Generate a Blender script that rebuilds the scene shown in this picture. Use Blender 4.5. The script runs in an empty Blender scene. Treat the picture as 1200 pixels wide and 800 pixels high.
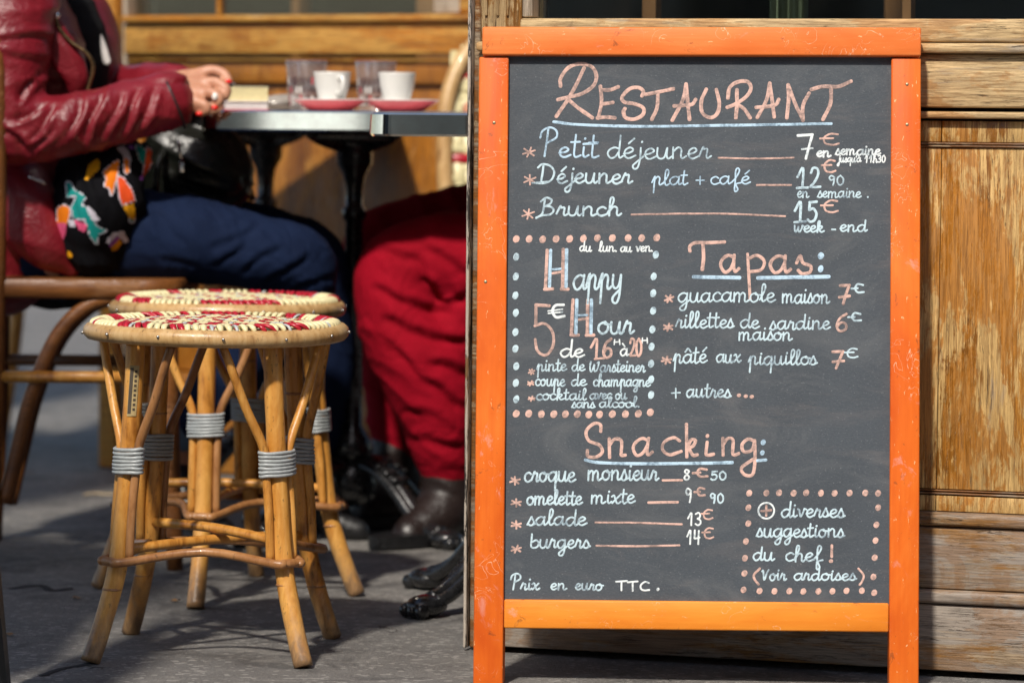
import bpy, bmesh, math, random
from mathutils import Vector, Matrix, noise as mnoise
from math import radians as R, sin, cos, pi

random.seed(7)
SC = bpy.context.scene
COL = SC.collection

# ------------------------------------------------------------------ camera
CAM_H = 0.73
FPX = 4450.0                      # focal length in photo pixels (1200 wide)
PITCH = math.atan(275.0 / FPX)
ROLL = R(0.5)
CAM_POS = Vector((0, 0, CAM_H))
_f = Vector((0, cos(PITCH), -sin(PITCH)))
_u = Vector((0, sin(PITCH), cos(PITCH)))
_r = Vector((1, 0, 0))
CR = _r * cos(ROLL) + _u * sin(ROLL)
CU = _u * cos(ROLL) - _r * sin(ROLL)
cam_data = bpy.data.cameras.new("camera")
cam = bpy.data.objects.new("camera", cam_data)
COL.objects.link(cam)
M = Matrix((CR, CU, -_f)).transposed().to_4x4()
M.translation = CAM_POS
cam.matrix_world = M
cam_data.sensor_width = 36
cam_data.sensor_fit = 'HORIZONTAL'
cam_data.lens = FPX / 1200 * 36
cam_data.clip_start = 0.05
cam_data.clip_end = 900
cam_data.dof.use_dof = True
cam_data.dof.focus_distance = 4.85
cam_data.dof.aperture_fstop = 5.2
SC.camera = cam

# ------------------------------------------------------------------ world, sun, exposure
SUN_EL, SUN_AZ = R(47), R(17)     # azimuth: towards the left of straight behind the camera
SUNV = Vector((-sin(SUN_AZ) * cos(SUN_EL), -cos(SUN_AZ) * cos(SUN_EL), sin(SUN_EL)))
W = bpy.data.worlds.new("World")
SC.world = W
W.use_nodes = True
wn = W.node_tree.nodes
sky = wn.new('ShaderNodeTexSky')
sky.sky_type = 'NISHITA'
sky.sun_disc = False
sky.sun_elevation = SUN_EL
sky.sun_rotation = math.atan2(SUNV.x, SUNV.y)
sky.dust_density = 1.5
W.node_tree.links.new(sky.outputs[0], wn['Background'].inputs[0])
wn['Background'].inputs[1].default_value = 0.125
sun_data = bpy.data.lights.new("sun", 'SUN')
sun_data.energy = 4.25
sun_data.angle = R(3.2)
sun_data.color = (1.0, 0.93, 0.83)
sun = bpy.data.objects.new("sun", sun_data)
sun.rotation_euler = (-SUNV).to_track_quat('-Z', 'Y').to_euler()
sun.location = SUNV * 20
COL.objects.link(sun)
SC.view_settings.view_transform = 'Standard'
SC.view_settings.look = 'None'
SC.view_settings.gamma = 1
SC.view_settings.exposure = 0.08
SC.view_settings.use_curve_mapping = False
SC.render.engine = 'CYCLES'
SC.render.resolution_x, SC.render.resolution_y = 1024, 682

# ------------------------------------------------------------------ where a sight line meets the place
def ray(px, py):
    d = _f * FPX + CR * (px - 600) - CU * (py - 400)
    return d.normalized()
def P(px, py, D):
    d = ray(px, py)
    return CAM_POS + d * (D / d.y)
def G(px, py, z=0.0):
    d = ray(px, py)
    return CAM_POS + d * ((z - CAM_H) / d.z)
def hit(px, py, o, n):
    d = ray(px, py)
    return CAM_POS + d * ((o - CAM_POS).dot(n) / d.dot(n))
def proj(w):
    q = Vector(w) - CAM_POS
    z = q.dot(_f)
    return (600 + FPX * q.dot(CR) / z, 400 - FPX * q.dot(CU) / z)

# ------------------------------------------------------------------ node helpers
def new_mat(name):
    m = bpy.data.materials.new(name)
    m.use_nodes = True
    nt = m.node_tree
    return m, nt, nt.nodes['Principled BSDF']
def coords(nt, scale=(1, 1, 1), loc=(0, 0, 0), kind='Object'):
    tc = nt.nodes.new('ShaderNodeTexCoord')
    mp = nt.nodes.new('ShaderNodeMapping')
    mp.inputs['Scale'].default_value = scale
    mp.inputs['Location'].default_value = loc
    nt.links.new(tc.outputs[kind], mp.inputs['Vector'])
    return mp.outputs[0]
def tnoise(nt, vec, scale=5, detail=4, rough=.55, dist=0):
    n = nt.nodes.new('ShaderNodeTexNoise')
    n.inputs['Scale'].default_value = scale
    n.inputs['Detail'].default_value = detail
    n.inputs['Roughness'].default_value = rough
    n.inputs['Distortion'].default_value = dist
    nt.links.new(vec, n.inputs['Vector'])
    return n.outputs[0]
def tvor(nt, vec, scale=5, feature='F1', out='Distance'):
    n = nt.nodes.new('ShaderNodeTexVoronoi')
    n.feature = feature
    n.inputs['Scale'].default_value = scale
    nt.links.new(vec, n.inputs['Vector'])
    return n.outputs[out]
def ramp(nt, fac, stops, interp='LINEAR'):
    n = nt.nodes.new('ShaderNodeValToRGB')
    cr = n.color_ramp
    cr.interpolation = interp
    while len(cr.elements) < len(stops):
        cr.elements.new(0.5)
    for e, (p, c) in zip(cr.elements, stops):
        e.position = p
        if not hasattr(c, '__len__'):
            c = (c, c, c)
        e.color = (c[0], c[1], c[2], 1)
    nt.links.new(fac, n.inputs[0])
    return n.outputs[0]
def mixc(nt, fac, a, b, mode='MIX'):
    n = nt.nodes.new('ShaderNodeMix')
    n.data_type = 'RGBA'
    n.blend_type = mode
    def put(sock, v):
        if isinstance(v, bpy.types.NodeSocket):
            nt.links.new(v, sock)
        elif hasattr(v, '__len__'):
            sock.default_value = (v[0], v[1], v[2], 1)
        else:
            sock.default_value = v
    put(n.inputs[0], fac); put(n.inputs[6], a); put(n.inputs[7], b)
    return n.outputs[2]
def mathn(nt, op, a, b=0.5, clamp=False):
    n = nt.nodes.new('ShaderNodeMath')
    n.operation = op
    n.use_clamp = clamp
    for s, v in ((n.inputs[0], a), (n.inputs[1], b)):
        if isinstance(v, bpy.types.NodeSocket):
            nt.links.new(v, s)
        else:
            s.default_value = v
    return n.outputs[0]
def bump(nt, b, height, strength=.3, dist=.002, prev=None):
    n = nt.nodes.new('ShaderNodeBump')
    n.inputs['Strength'].default_value = strength
    n.inputs['Distance'].default_value = dist
    nt.links.new(height, n.inputs['Height'])
    if prev is not None:
        nt.links.new(prev, n.inputs['Normal'])
    nt.links.new(n.outputs[0], b.inputs['Normal'])
    return n.outputs[0]
def setin(nt, b, key, v):
    if isinstance(v, bpy.types.NodeSocket):
        nt.links.new(v, b.inputs[key])
    elif hasattr(v, '__len__'):
        b.inputs[key].default_value = (v[0], v[1], v[2], 1)
    else:
        b.inputs[key].default_value = v
def plain(name, c, rough=.5, metal=0.0, var=.15, scale=30, bumpy=0.0, coat=0.0):
    m, nt, b = new_mat(name)
    n = tnoise(nt, coords(nt), scale, 5, .6)
    lo = [x * (1 - var) for x in c]; hi = [min(1, x * (1 + var)) for x in c]
    setin(nt, b, 'Base Color', ramp(nt, n, [(.3, lo), (.7, hi)]))
    setin(nt, b, 'Roughness', ramp(nt, n, [(.3, max(0, rough - .08)), (.7, min(1, rough + .1))]))
    b.inputs['Metallic'].default_value = metal
    b.inputs['Coat Weight'].default_value = coat
    if bumpy:
        bump(nt, b, n, bumpy, .002)
    return m

def wood(name, axis, deep, mid, pale, grey, wear=.5, greyness=.3, off=(0, 0, 0), crack=.5, rough=.5, varnish=0.0, amber=(.47, .19, .03)):
    """old varnished timber: amber varnish worn through to raw wood along the grain, open dark pores."""
    m, nt, b = new_mat(name)
    def st(a, c):
        s = [c, c, c]; s[axis] = a
        return coords(nt, s, off)
    tone = tnoise(nt, st(1.2, 9), 1.6, 4, .6, .6)
    col = ramp(nt, tone, [(.3, deep), (.55, mid), (.78, [x * 1.25 for x in mid])])
    fine = tnoise(nt, st(13, 330), 1.5, 6, .75, .4)
    col = mixc(nt, mathn(nt, 'MULTIPLY', ramp(nt, fine, [(.38, 1), (.58, 0)]), .8), col, deep)
    big = tnoise(nt, st(3.0, 11), 1.7, 7, .75, .7)
    streak = tnoise(nt, st(9, 170), 1.3, 7, .78, .6)
    flake = tnoise(nt, st(38, 75), 1.2, 6, .78, .6)
    w = mathn(nt, 'ADD', mathn(nt, 'ADD', mathn(nt, 'MULTIPLY', big, .48), mathn(nt, 'MULTIPLY', flake, .20)), mathn(nt, 'MULTIPLY', streak, .32))
    c0 = .62 - .24 * wear
    mask = ramp(nt, w, [(c0 - .02, 0), (c0 + .02, 1)])
    palecol = mixc(nt, ramp(nt, streak, [(.38, 0), (.62, 1)]), [x * .5 for x in pale], pale)
    palecol = mixc(nt, mathn(nt, 'MULTIPLY', ramp(nt, fine, [(.38, 1), (.54, 0)]), .7), palecol, [x * .33 for x in mid])
    col = mixc(nt, mathn(nt, 'MULTIPLY', mask, .9), col, palecol)
    gm = tnoise(nt, st(1.8, 14), 1.9, 5, .7, .6)
    g0 = .68 - .3 * greyness
    col = mixc(nt, mathn(nt, 'MULTIPLY', ramp(nt, gm, [(g0 - .05, 0), (g0 + .06, 1)]), .85), col,
               mixc(nt, ramp(nt, fine, [(.35, 0), (.6, 1)]), [x * .5 for x in grey], grey))
    pores = tnoise(nt, st(21, 250), 1.3, 6, .75, .5)
    patch = tnoise(nt, st(4, 13), 2.3, 4, .65, .5)
    p0 = .39 + .05 * crack
    pm = mathn(nt, 'MULTIPLY', ramp(nt, pores, [(p0 - .03, 1), (p0 + .015, 0)]), ramp(nt, patch, [(.46, .04), (.62, 1)]))
    col = mixc(nt, mathn(nt, 'MULTIPLY', pm, .85), col, (.035, .02, .01))
    blot = tnoise(nt, st(14, 22), 1.7, 5, .7, .5)
    col = mixc(nt, mathn(nt, 'MULTIPLY', ramp(nt, blot, [(.66, 0), (.72, 1)]), .6 * crack), col, (.05, .027, .015))
    var = tnoise(nt, st(3.1, 8), 1.6, 5, .65, .8)
    vm = mathn(nt, 'MULTIPLY', ramp(nt, mathn(nt, 'ADD', mathn(nt, 'MULTIPLY', var, .75), mathn(nt, 'MULTIPLY', flake, .25)), [(.495, 0), (.535, 1)]), .85 * varnish)
    col = mixc(nt, vm, col, mixc(nt, ramp(nt, fine, [(.4, 0), (.6, 1)]), [x * .55 for x in amber], amber))
    setin(nt, b, 'Base Color', col)
    setin(nt, b, 'Roughness', mathn(nt, 'SUBTRACT', ramp(nt, mask, [(0, rough - .12), (1, rough + .25)]), mathn(nt, 'MULTIPLY', vm, .25), True))
    h = mathn(nt, 'SUBTRACT', mathn(nt, 'MULTIPLY', fine, .5), mathn(nt, 'MULTIPLY', pm, .8))
    bump(nt, b, h, .55, .0016)
    return m

# ------------------------------------------------------------------ mesh helpers
ROOTM = {}
def root_matrix(o):
    while o.parent:
        o = o.parent
    return ROOTM.get(o.name, Matrix())
def tag(o, label=None, cat=None, group=None, kind=None):
    if label: o['label'] = label
    if cat: o['category'] = cat
    if group: o['group'] = group
    if kind: o['kind'] = kind
    return o
def thing(name, label, cat, loc=(0, 0, 0), rotz=0.0, group=None):
    o = bpy.data.objects.new(name, None)
    o.empty_display_size = .05
    COL.objects.link(o)
    o.location = loc
    o.rotation_euler = (0, 0, rotz)
    ROOTM[o.name] = Matrix.Translation(Vector(loc)) @ Matrix.Rotation(rotz, 4, 'Z')
    return tag(o, label, cat, group)
def copy_tree(o, parent=None):
    c = o.copy()
    COL.objects.link(c)
    if parent is not None:
        c.parent = parent
    for ch in list(o.children):
        copy_tree(ch, c)
    return c

def spline(pts, n=6, closed=False):
    """Catmull-Rom through tuples of any length"""
    pts = [tuple(p) for p in pts]
    if len(pts) < 3:
        if len(pts) == 2:
            a, b = pts
            return [tuple(x + (y - x) * t / n for x, y in zip(a, b)) for t in range(n + 1)]
        return pts
    out = []
    N = len(pts)
    rng = range(N) if closed else range(N - 1)
    for i in rng:
        if closed:
            p0, p1, p2, p3 = pts[(i - 1) % N], pts[i], pts[(i + 1) % N], pts[(i + 2) % N]
        else:
            p1, p2 = pts[i], pts[i + 1]
            p0 = pts[i - 1] if i else tuple(2 * a - b for a, b in zip(p1, p2))
            p3 = pts[i + 2] if i + 2 < N else tuple(2 * b - a for a, b in zip(p1, p2))
        for k in range(n):
            t = k / n
            out.append(tuple(.5 * (2 * b + (c - a) * t + (2 * a - 5 * b + 4 * c - d) * t * t + (3 * b - a - 3 * c + d) * t ** 3)
                             for a, b, c, d in zip(p0, p1, p2, p3)))
    if not closed:
        out.append(pts[-1])
    return out

class MB:
    def __init__(s):
        s.v, s.f, s.m, s.sm = [], [], [], []
    def add(s, verts, faces, mi=0, smooth=True):
        o = len(s.v)
        s.v += [Vector(p) for p in verts]
        for f in faces:
            s.f.append([o + i for i in f]); s.m.append(mi); s.sm.append(smooth)
        return s
    def box(s, lo, hi, bev=.0, mi=0, mat=None, seg=2):
        bm = bmesh.new()
        bmesh.ops.create_cube(bm, size=1)
        c = [(a + b) / 2 for a, b in zip(lo, hi)]; d = [b - a for a, b in zip(lo, hi)]
        for v in bm.verts:
            v.co = Vector((c[i] + v.co[i] * d[i] for i in range(3)))
        if bev:
            bmesh.ops.bevel(bm, geom=bm.edges[:], offset=min(bev, min(d) * .45), segments=seg, profile=.5, affect='EDGES')
        s.bm(bm, mi, mat, smooth=bool(bev))
        return s
    def bm(s, bm, mi=0, mat=None, smooth=True):
        bm.verts.ensure_lookup_table(); bm.verts.index_update()
        vs = [(mat @ v.co) if mat else v.co.copy() for v in bm.verts]
        s.add(vs, [[v.index for v in f.verts] for f in bm.faces], mi, smooth)
        bm.free()
    def tube(s, pts, rad, seg=10, mi=0, caps=True, n=0, round_end=False, flat=None, closed=False):
        """pts list of 3-tuples, rad number or list; n>0 resamples by spline"""
        if not hasattr(rad, '__len__'):
            rad = [rad] * len(pts)
        q = [tuple(p) + (r,) for p, r in zip(pts, rad)]
        if n:
            q = spline(q, n, closed)
        if round_end:
            a, b = Vector(q[0][:3]), Vector(q[1][:3]); ra = q[0][3]; d = (a - b).normalized()
            pre = [tuple(a + d * ra * k) + (ra * w,) for k, w in ((.97, .22), (.8, .6), (.45, .89))]
            a2, b2 = Vector(q[-1][:3]), Vector(q[-2][:3]); rb = q[-1][3]; d2 = (a2 - b2).normalized()
            post = [tuple(a2 + d2 * rb * k) + (rb * w,) for k, w in ((.45, .89), (.8, .6), (.97, .22))]
            q = pre + q + post
        C = [Vector(p[:3]) for p in q]
        K = len(C)
        T = []
        for i in range(K):
            if closed:
                t = C[(i + 1) % K] - C[i - 1]
            else:
                t = C[min(i + 1, K - 1)] - C[max(i - 1, 0)]
            T.append(t.normalized() if t.length > 1e-9 else Vector((0, 0, 1)))
        up = Vector((0, 0, 1)) if abs(T[0].z) < .9 else Vector((1, 0, 0))
        nrm = (up - T[0] * up.dot(T[0])).normalized()
        vs = []
        for i in range(K):
            nrm = (nrm - T[i] * nrm.dot(T[i]))
            nrm = nrm.normalized() if nrm.length > 1e-6 else T[i].orthogonal().normalized()
            bn = T[i].cross(nrm)
            for k in range(seg):
                a = 2 * pi * k / seg
                e = (nrm * cos(a) + bn * sin(a)) * q[i][3]
                if flat:
                    e = Vector((e.x * flat[0], e.y * flat[1], e.z * flat[2]))
                vs.append(C[i] + e)
        fs = []
        L = K if closed else K - 1
        for i in range(L):
            j = (i + 1) % K
            for k in range(seg):
                k2 = (k + 1) % seg
                fs.append([i * seg + k, i * seg + k2, j * seg + k2, j * seg + k])
        if caps and not closed:
            fs.append([k for k in range(seg)][::-1])
            fs.append([(K - 1) * seg + k for k in range(seg)])
        s.add(vs, fs, mi)
        return s
    def ball(s, c, r, mi=0, u=14, v=9, mat=None):
        if not hasattr(r, '__len__'):
            r = (r, r, r)
        bm = bmesh.new()
        bmesh.ops.create_uvsphere(bm, u_segments=u, v_segments=v, radius=1)
        for q in bm.verts:
            q.co = Vector((q.co[i] * r[i] for i in range(3)))
            if mat:
                q.co = mat @ q.co
            q.co += Vector(c)
        s.bm(bm, mi)
        return s
    def lathe(s, prof, c=(0, 0, 0), seg=28, mi=0):
        """profile of (r, z), bottom to top for outward faces"""
        vs, fs = [], []
        for r, z in prof:
            for k in range(seg):
                a = 2 * pi * k / seg
                vs.append((c[0] + r * cos(a), c[1] + r * sin(a), c[2] + z))
        for i in range(len(prof) - 1):
            for k in range(seg):
                k2 = (k + 1) % seg
                fs.append([i * seg + k, i * seg + k2, (i + 1) * seg + k2, (i + 1) * seg + k])
        if prof[0][0] > 1e-4: fs.append([k for k in range(seg)][::-1])
        if prof[-1][0] > 1e-4: fs.append([(len(prof) - 1) * seg + k for k in range(seg)])
        s.add(vs, fs, mi)
        return s
    def prism(s, outline, z0, z1, mi=0, smooth=False):
        n = len(outline)
        vs = [(x, y, z0) for x, y in outline] + [(x, y, z1) for x, y in outline]
        fs = [[k, (k + 1) % n, n + (k + 1) % n, n + k] for k in range(n)]
        s.add(vs, fs, mi, smooth)
        s.add(vs, [list(range(n))[::-1], list(range(n, 2 * n))], mi, False)
        return s
    def ribbon(s, pts, w, up, h, mi=0, base=0.0):
        """a low domed stroke along 3-D points on a surface with normal `up`"""
        C = [Vector(p) for p in pts]
        K = len(C)
        if not hasattr(w, '__len__'):
            w = [w] * K
        vs = []
        for i in range(K):
            t = (C[min(i + 1, K - 1)] - C[max(i - 1, 0)])
            t = t.normalized() if t.length > 1e-9 else Vector((1, 0, 0))
            sd = t.cross(up).normalized() * (w[i] / 2)
            b = up * base
            vs += [C[i] + sd + b, C[i] + sd * .55 + b + up * h * .8, C[i] + b + up * h, C[i] - sd * .55 + b + up * h * .8, C[i] - sd + b]
        fs = []
        for i in range(K - 1):
            for k in range(4):
                fs.append([i * 5 + k + 1, i * 5 + k, i * 5 + 5 + k, i * 5 + 6 + k])
        s.add(vs, fs, mi)
        return s
    def build(s, name, mats, parent=None, world=False, weld=False):
        me = bpy.data.meshes.new(name)
        vs = s.v
        if world and parent is not None:
            inv = root_matrix(parent).inverted()
            vs = [inv @ p for p in vs]
        me.from_pydata([tuple(p) for p in vs], [], s.f)
        if not isinstance(mats, (list, tuple)):
            mats = [mats]
        for m in mats:
            me.materials.append(m)
        me.polygons.foreach_set('material_index', s.m)
        me.polygons.foreach_set('use_smooth', s.sm)
        me.validate()
        me.update()
        o = bpy.data.objects.new(name, me)
        COL.objects.link(o)
        if parent is not None:
            o.parent = parent
        return o

def fuse(mb, voxel, smooth=2, disp=None):
    """one continuous skin round everything collected in mb (world coordinates); returns a new MB"""
    me = bpy.data.meshes.new('tmp')
    me.from_pydata([tuple(p) for p in mb.v], [], mb.f)
    me.update()
    o = bpy.data.objects.new('tmp', me)
    COL.objects.link(o)
    md = o.modifiers.new('r', 'REMESH')
    md.mode = 'VOXEL'
    md.voxel_size = voxel
    bpy.context.view_layer.update()
    dg = bpy.context.evaluated_depsgraph_get()
    m2 = bpy.data.meshes.new_from_object(o.evaluated_get(dg))
    bpy.data.objects.remove(o)
    bpy.data.meshes.remove(me)
    bm = bmesh.new()
    bm.from_mesh(m2)
    bpy.data.meshes.remove(m2)
    for _ in range(smooth):
        bmesh.ops.smooth_vert(bm, verts=bm.verts, factor=.5, use_axis_x=True, use_axis_y=True, use_axis_z=True)
    if disp:
        bm.normal_update()
        new = [v.co + v.normal * disp(v.co, v.normal) for v in bm.verts]
        for v, c in zip(bm.verts, new):
            v.co = c
    out = MB()
    out.bm(bm)
    return out

# ------------------------------------------------------------------ materials
deep, mid = (.13, .048, .010), (.42, .19, .045)
W_RAIL = wood('worn_oak_rail', 0, (.15, .06, .012), (.46, .22, .05), (.78, .57, .30), (.42, .35, .27), wear=.95, greyness=.3, off=(1.3, 0, 4.1), crack=.5, varnish=.6)
W_PANEL = wood('worn_oak_panel', 2, (.15, .055, .008), (.46, .20, .030), (.76, .50, .19), (.40, .32, .23), wear=.6, greyness=.1, off=(.4, 0, 1.7), crack=.65, rough=.40, varnish=1.0, amber=(.46, .185, .028))
W_BASE = wood('weathered_oak_base', 0, (.08, .035, .01), (.28, .145, .045), (.42, .32, .21), (.34, .30, .26), wear=.5, greyness=.8, off=(2.1, 0, .6), crack=.9, rough=.6, varnish=.55, amber=(.27, .125, .035))
W_DARK = wood('dark_oak_moulding', 0, (.09, .035, .01), (.26, .11, .03), (.45, .33, .2), (.33, .28, .22), wear=.35, greyness=.4, off=(5, 0, 2), crack=.6)
W_STILE = wood('oak_stile', 2, (.13, .05, .01), (.46, .22, .05), (.60, .43, .22), (.4, .33, .25), wear=.45, greyness=.15, off=(7.4, 0, 3), crack=.8)
W_TRIM = wood('pale_trim', 2, (.2, .11, .05), (.45, .33, .2), (.66, .55, .42), (.5, .44, .36), wear=.9, greyness=.6, off=(2.4, 0, 5), crack=.6)
W_GOLD = wood('varnished_rail', 0, (.17, .055, .006), (.52, .20, .02), (.66, .36, .075), (.4, .3, .2), wear=.5, greyness=.02, off=(3.3, 0, 2.6), crack=.35, rough=.42)
W_AMBER = wood('varnished_panel', 2, (.11, .034, .004), (.40, .15, .015), (.52, .24, .04), (.3, .2, .1), wear=.3, greyness=0, off=(9, 0, 4), crack=.5, rough=.4)
W_CHAIR = wood('bentwood', 0, (.09, .03, .008), (.25, .09, .02), (.34, .15, .05), (.25, .15, .08), wear=.25, greyness=0, crack=.2, rough=.52)

def peeling():
    m, nt, b = new_mat('peeling_paint')
    v = coords(nt, (60, 60, 7)); v2 = coords(nt, (16, 16, 2.2))
    a = tnoise(nt, v, 1.5, 6, .7, .5); c = tnoise(nt, v2, 1.6, 5, .7, .4)
    col = mixc(nt, ramp(nt, a, [(.47, 0), (.5, 1)]), (.03, .025, .022), (.55, .48, .40))
    col = mixc(nt, ramp(nt, c, [(.56, 0), (.6, 1)]), col, (.035, .03, .03))
    col = mixc(nt, ramp(nt, c, [(.36, 1), (.4, 0)]), col, (.22, .12, .05))
    setin(nt, b, 'Base Color', col); b.inputs['Roughness'].default_value = .75
    bump(nt, b, a, .8, .003)
    return m
PEEL = peeling()

def orange_paint(name, axis, base, dark, pale):
    m, nt, b = new_mat(name)
    def st(a, c):
        s = [c, c, c]; s[axis] = a
        return coords(nt, s)
    big = tnoise(nt, st(3, 9), 1.4, 4, .6, .5)
    col = ramp(nt, big, [(.3, dark), (.55, base), (.8, pale)])
    br = tnoise(nt, st(6, 160), 1.3, 3, .6)
    col = mixc(nt, mathn(nt, 'MULTIPLY', ramp(nt, br, [(.35, 1), (.6, 0)]), .22), col, dark)
    chips = tnoise(nt, st(45, 150), 1.2, 5, .75, .3)
    col = mixc(nt, ramp(nt, chips, [(.645, 0), (.67, 1)]), col, (.85, .50, .24))
    smear = tnoise(nt, st(7, 12), 1.5, 6, .7, 1.2)
    col = mixc(nt, mathn(nt, 'MULTIPLY', ramp(nt, smear, [(.60, 0), (.72, 1)]), .5), col, (.78, .45, .42))
    dirt = tnoise(nt, st(30, 40), 1.3, 5, .7, .8)
    col = mixc(nt, mathn(nt, 'MULTIPLY', ramp(nt, dirt, [(.63, 0), (.69, 1)]), .55), col, (.16, .05, .02))
    bv = nt.nodes.new('ShaderNodeBevel'); bv.samples = 6; bv.inputs['Radius'].default_value = .0035
    ge = nt.nodes.new('ShaderNodeNewGeometry'); dt = nt.nodes.new('ShaderNodeVectorMath'); dt.operation = 'DOT_PRODUCT'
    nt.links.new(bv.outputs[0], dt.inputs[0]); nt.links.new(ge.outputs['Normal'], dt.inputs[1])
    en = tnoise(nt, st(28, 60), 1.3, 5, .75, .4)
    em = mathn(nt, 'MULTIPLY', ramp(nt, dt.outputs['Value'], [(.88, 1), (.985, 0)]), ramp(nt, en, [(.44, 0), (.54, 1)]))
    col = mixc(nt, mathn(nt, 'MULTIPLY', em, .85), col, (.86, .52, .24))
    # hairline scratches
    sc = tnoise(nt, st(22, 23), 1.0, 2, .5, 2.5)
    line = mathn(nt, 'ABSOLUTE', mathn(nt, 'SUBTRACT', sc, .5))
    pat = tnoise(nt, st(5, 5), 2.2, 2, .5)
    col = mixc(nt, mathn(nt, 'MULTIPLY', mathn(nt, 'MULTIPLY', ramp(nt, line, [(.0, 1), (.005, 0)]), ramp(nt, pat, [(.53, 0), (.57, 1)])), .8), col, (.9, .62, .42))
    setin(nt, b, 'Base Color', col)
    b.inputs['Specular IOR Level'].default_value = .25
    setin(nt, b, 'Roughness', ramp(nt, big, [(.3, .42), (.7, .56)]))
    bump(nt, b, mathn(nt, 'ADD', br, mathn(nt, 'MULTIPLY', chips, .5)), .25, .0008)
    return m
ORANGE_V = orange_paint('orange_paint_upright', 1, (.76, .150, .013), (.58, .080, .007), (.84, .235, .035))
ORANGE_H = orange_paint('orange_paint_rail', 0, (.82, .205, .045), (.70, .135, .022), (.88, .29, .085))
ORANGE_B = orange_paint('orange_paint_bottom', 0, (.80, .265, .026), (.68, .18, .014), (.86, .34, .055))
EDGEWEAR = plain('worn_paint_edge', (.86, .46, .16), .6, var=.3, scale=120)

def slate():
    m, nt, b = new_mat('chalkboard_slate')
    v = coords(nt, (1, 1, 1))
    n1 = tnoise(nt, v, 7, 5, .6); n2 = tnoise(nt, coords(nt, (90, 240, 90)), 3, 3, .6); n3 = tnoise(nt, v, 420, 2, .6)
    col = ramp(nt, n1, [(.3, (.036, .047, .061)), (.7, (.056, .071, .089))])
    col = mixc(nt, .35, col, ramp(nt, n2, [(.3, (.030, .036, .044)), (.7, (.088, .098, .108))]))
    col = mixc(nt, mathn(nt, 'MULTIPLY', ramp(nt, n3, [(.64, 0), (.74, 1)]), .35), col, (.25, .26, .27))
    sm = tnoise(nt, coords(nt, (5, 9, 5), (3.1, 8.2, 0)), 1.2, 6, .7, 1.4)
    col = mixc(nt, mathn(nt, 'MULTIPLY', ramp(nt, sm, [(.50, 0), (.70, 1)]), .42), col, (.135, .14, .145))
    wp_ = tnoise(nt, coords(nt, (3, 16, 3), (1.7, 2.2, 0)), 1.6, 6, .7, .8)
    col = mixc(nt, mathn(nt, 'MULTIPLY', ramp(nt, wp_, [(.54, 0), (.66, 1)]), .25), col, (.16, .14, .135))
    dots = tvor(nt, v, 55)
    dmask = tnoise(nt, v, 9, 2, .5)
    col = mixc(nt, mathn(nt, 'MULTIPLY', ramp(nt, dots, [(.035, 1), (.055, 0)]), ramp(nt, dmask, [(.58, 0), (.62, .7)])), col, (.45, .45, .45))
    setin(nt, b, 'Base Color', col)
    b.inputs['Roughness'].default_value = .62
    bump(nt, b, n3, .25, .0006)
    return m
SLATE = slate()

def chalk(name, c, thin, lo=.36, hi=.52):
    m, nt, b = new_mat(name)
    v = coords(nt)
    n = tnoise(nt, v, 230, 5, .75); n2 = tnoise(nt, v, 45, 3, .6)
    f = mathn(nt, 'ADD', mathn(nt, 'MULTIPLY', n, .5), mathn(nt, 'MULTIPLY', n2, .5))
    setin(nt, b, 'Base Color', ramp(nt, f, [(lo, thin), (hi, c)]))
    b.inputs['Roughness'].default_value = .85
    return m
CH_PINK = chalk('pink_chalk_pen', (.72, .46, .385), (.27, .19, .17), .40, .55)
CH_BLUE = chalk('pale_blue_chalk_pen', (.55, .70, .76), (.19, .25, .30), .39, .52)
CH_WHITE = chalk('white_chalk_pen', (.76, .81, .81), (.30, .36, .39), .37, .48)
CH_SKY = chalk('sky_blue_chalk_pen', (.50, .68, .82), (.18, .26, .34), .39, .53)

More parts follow.
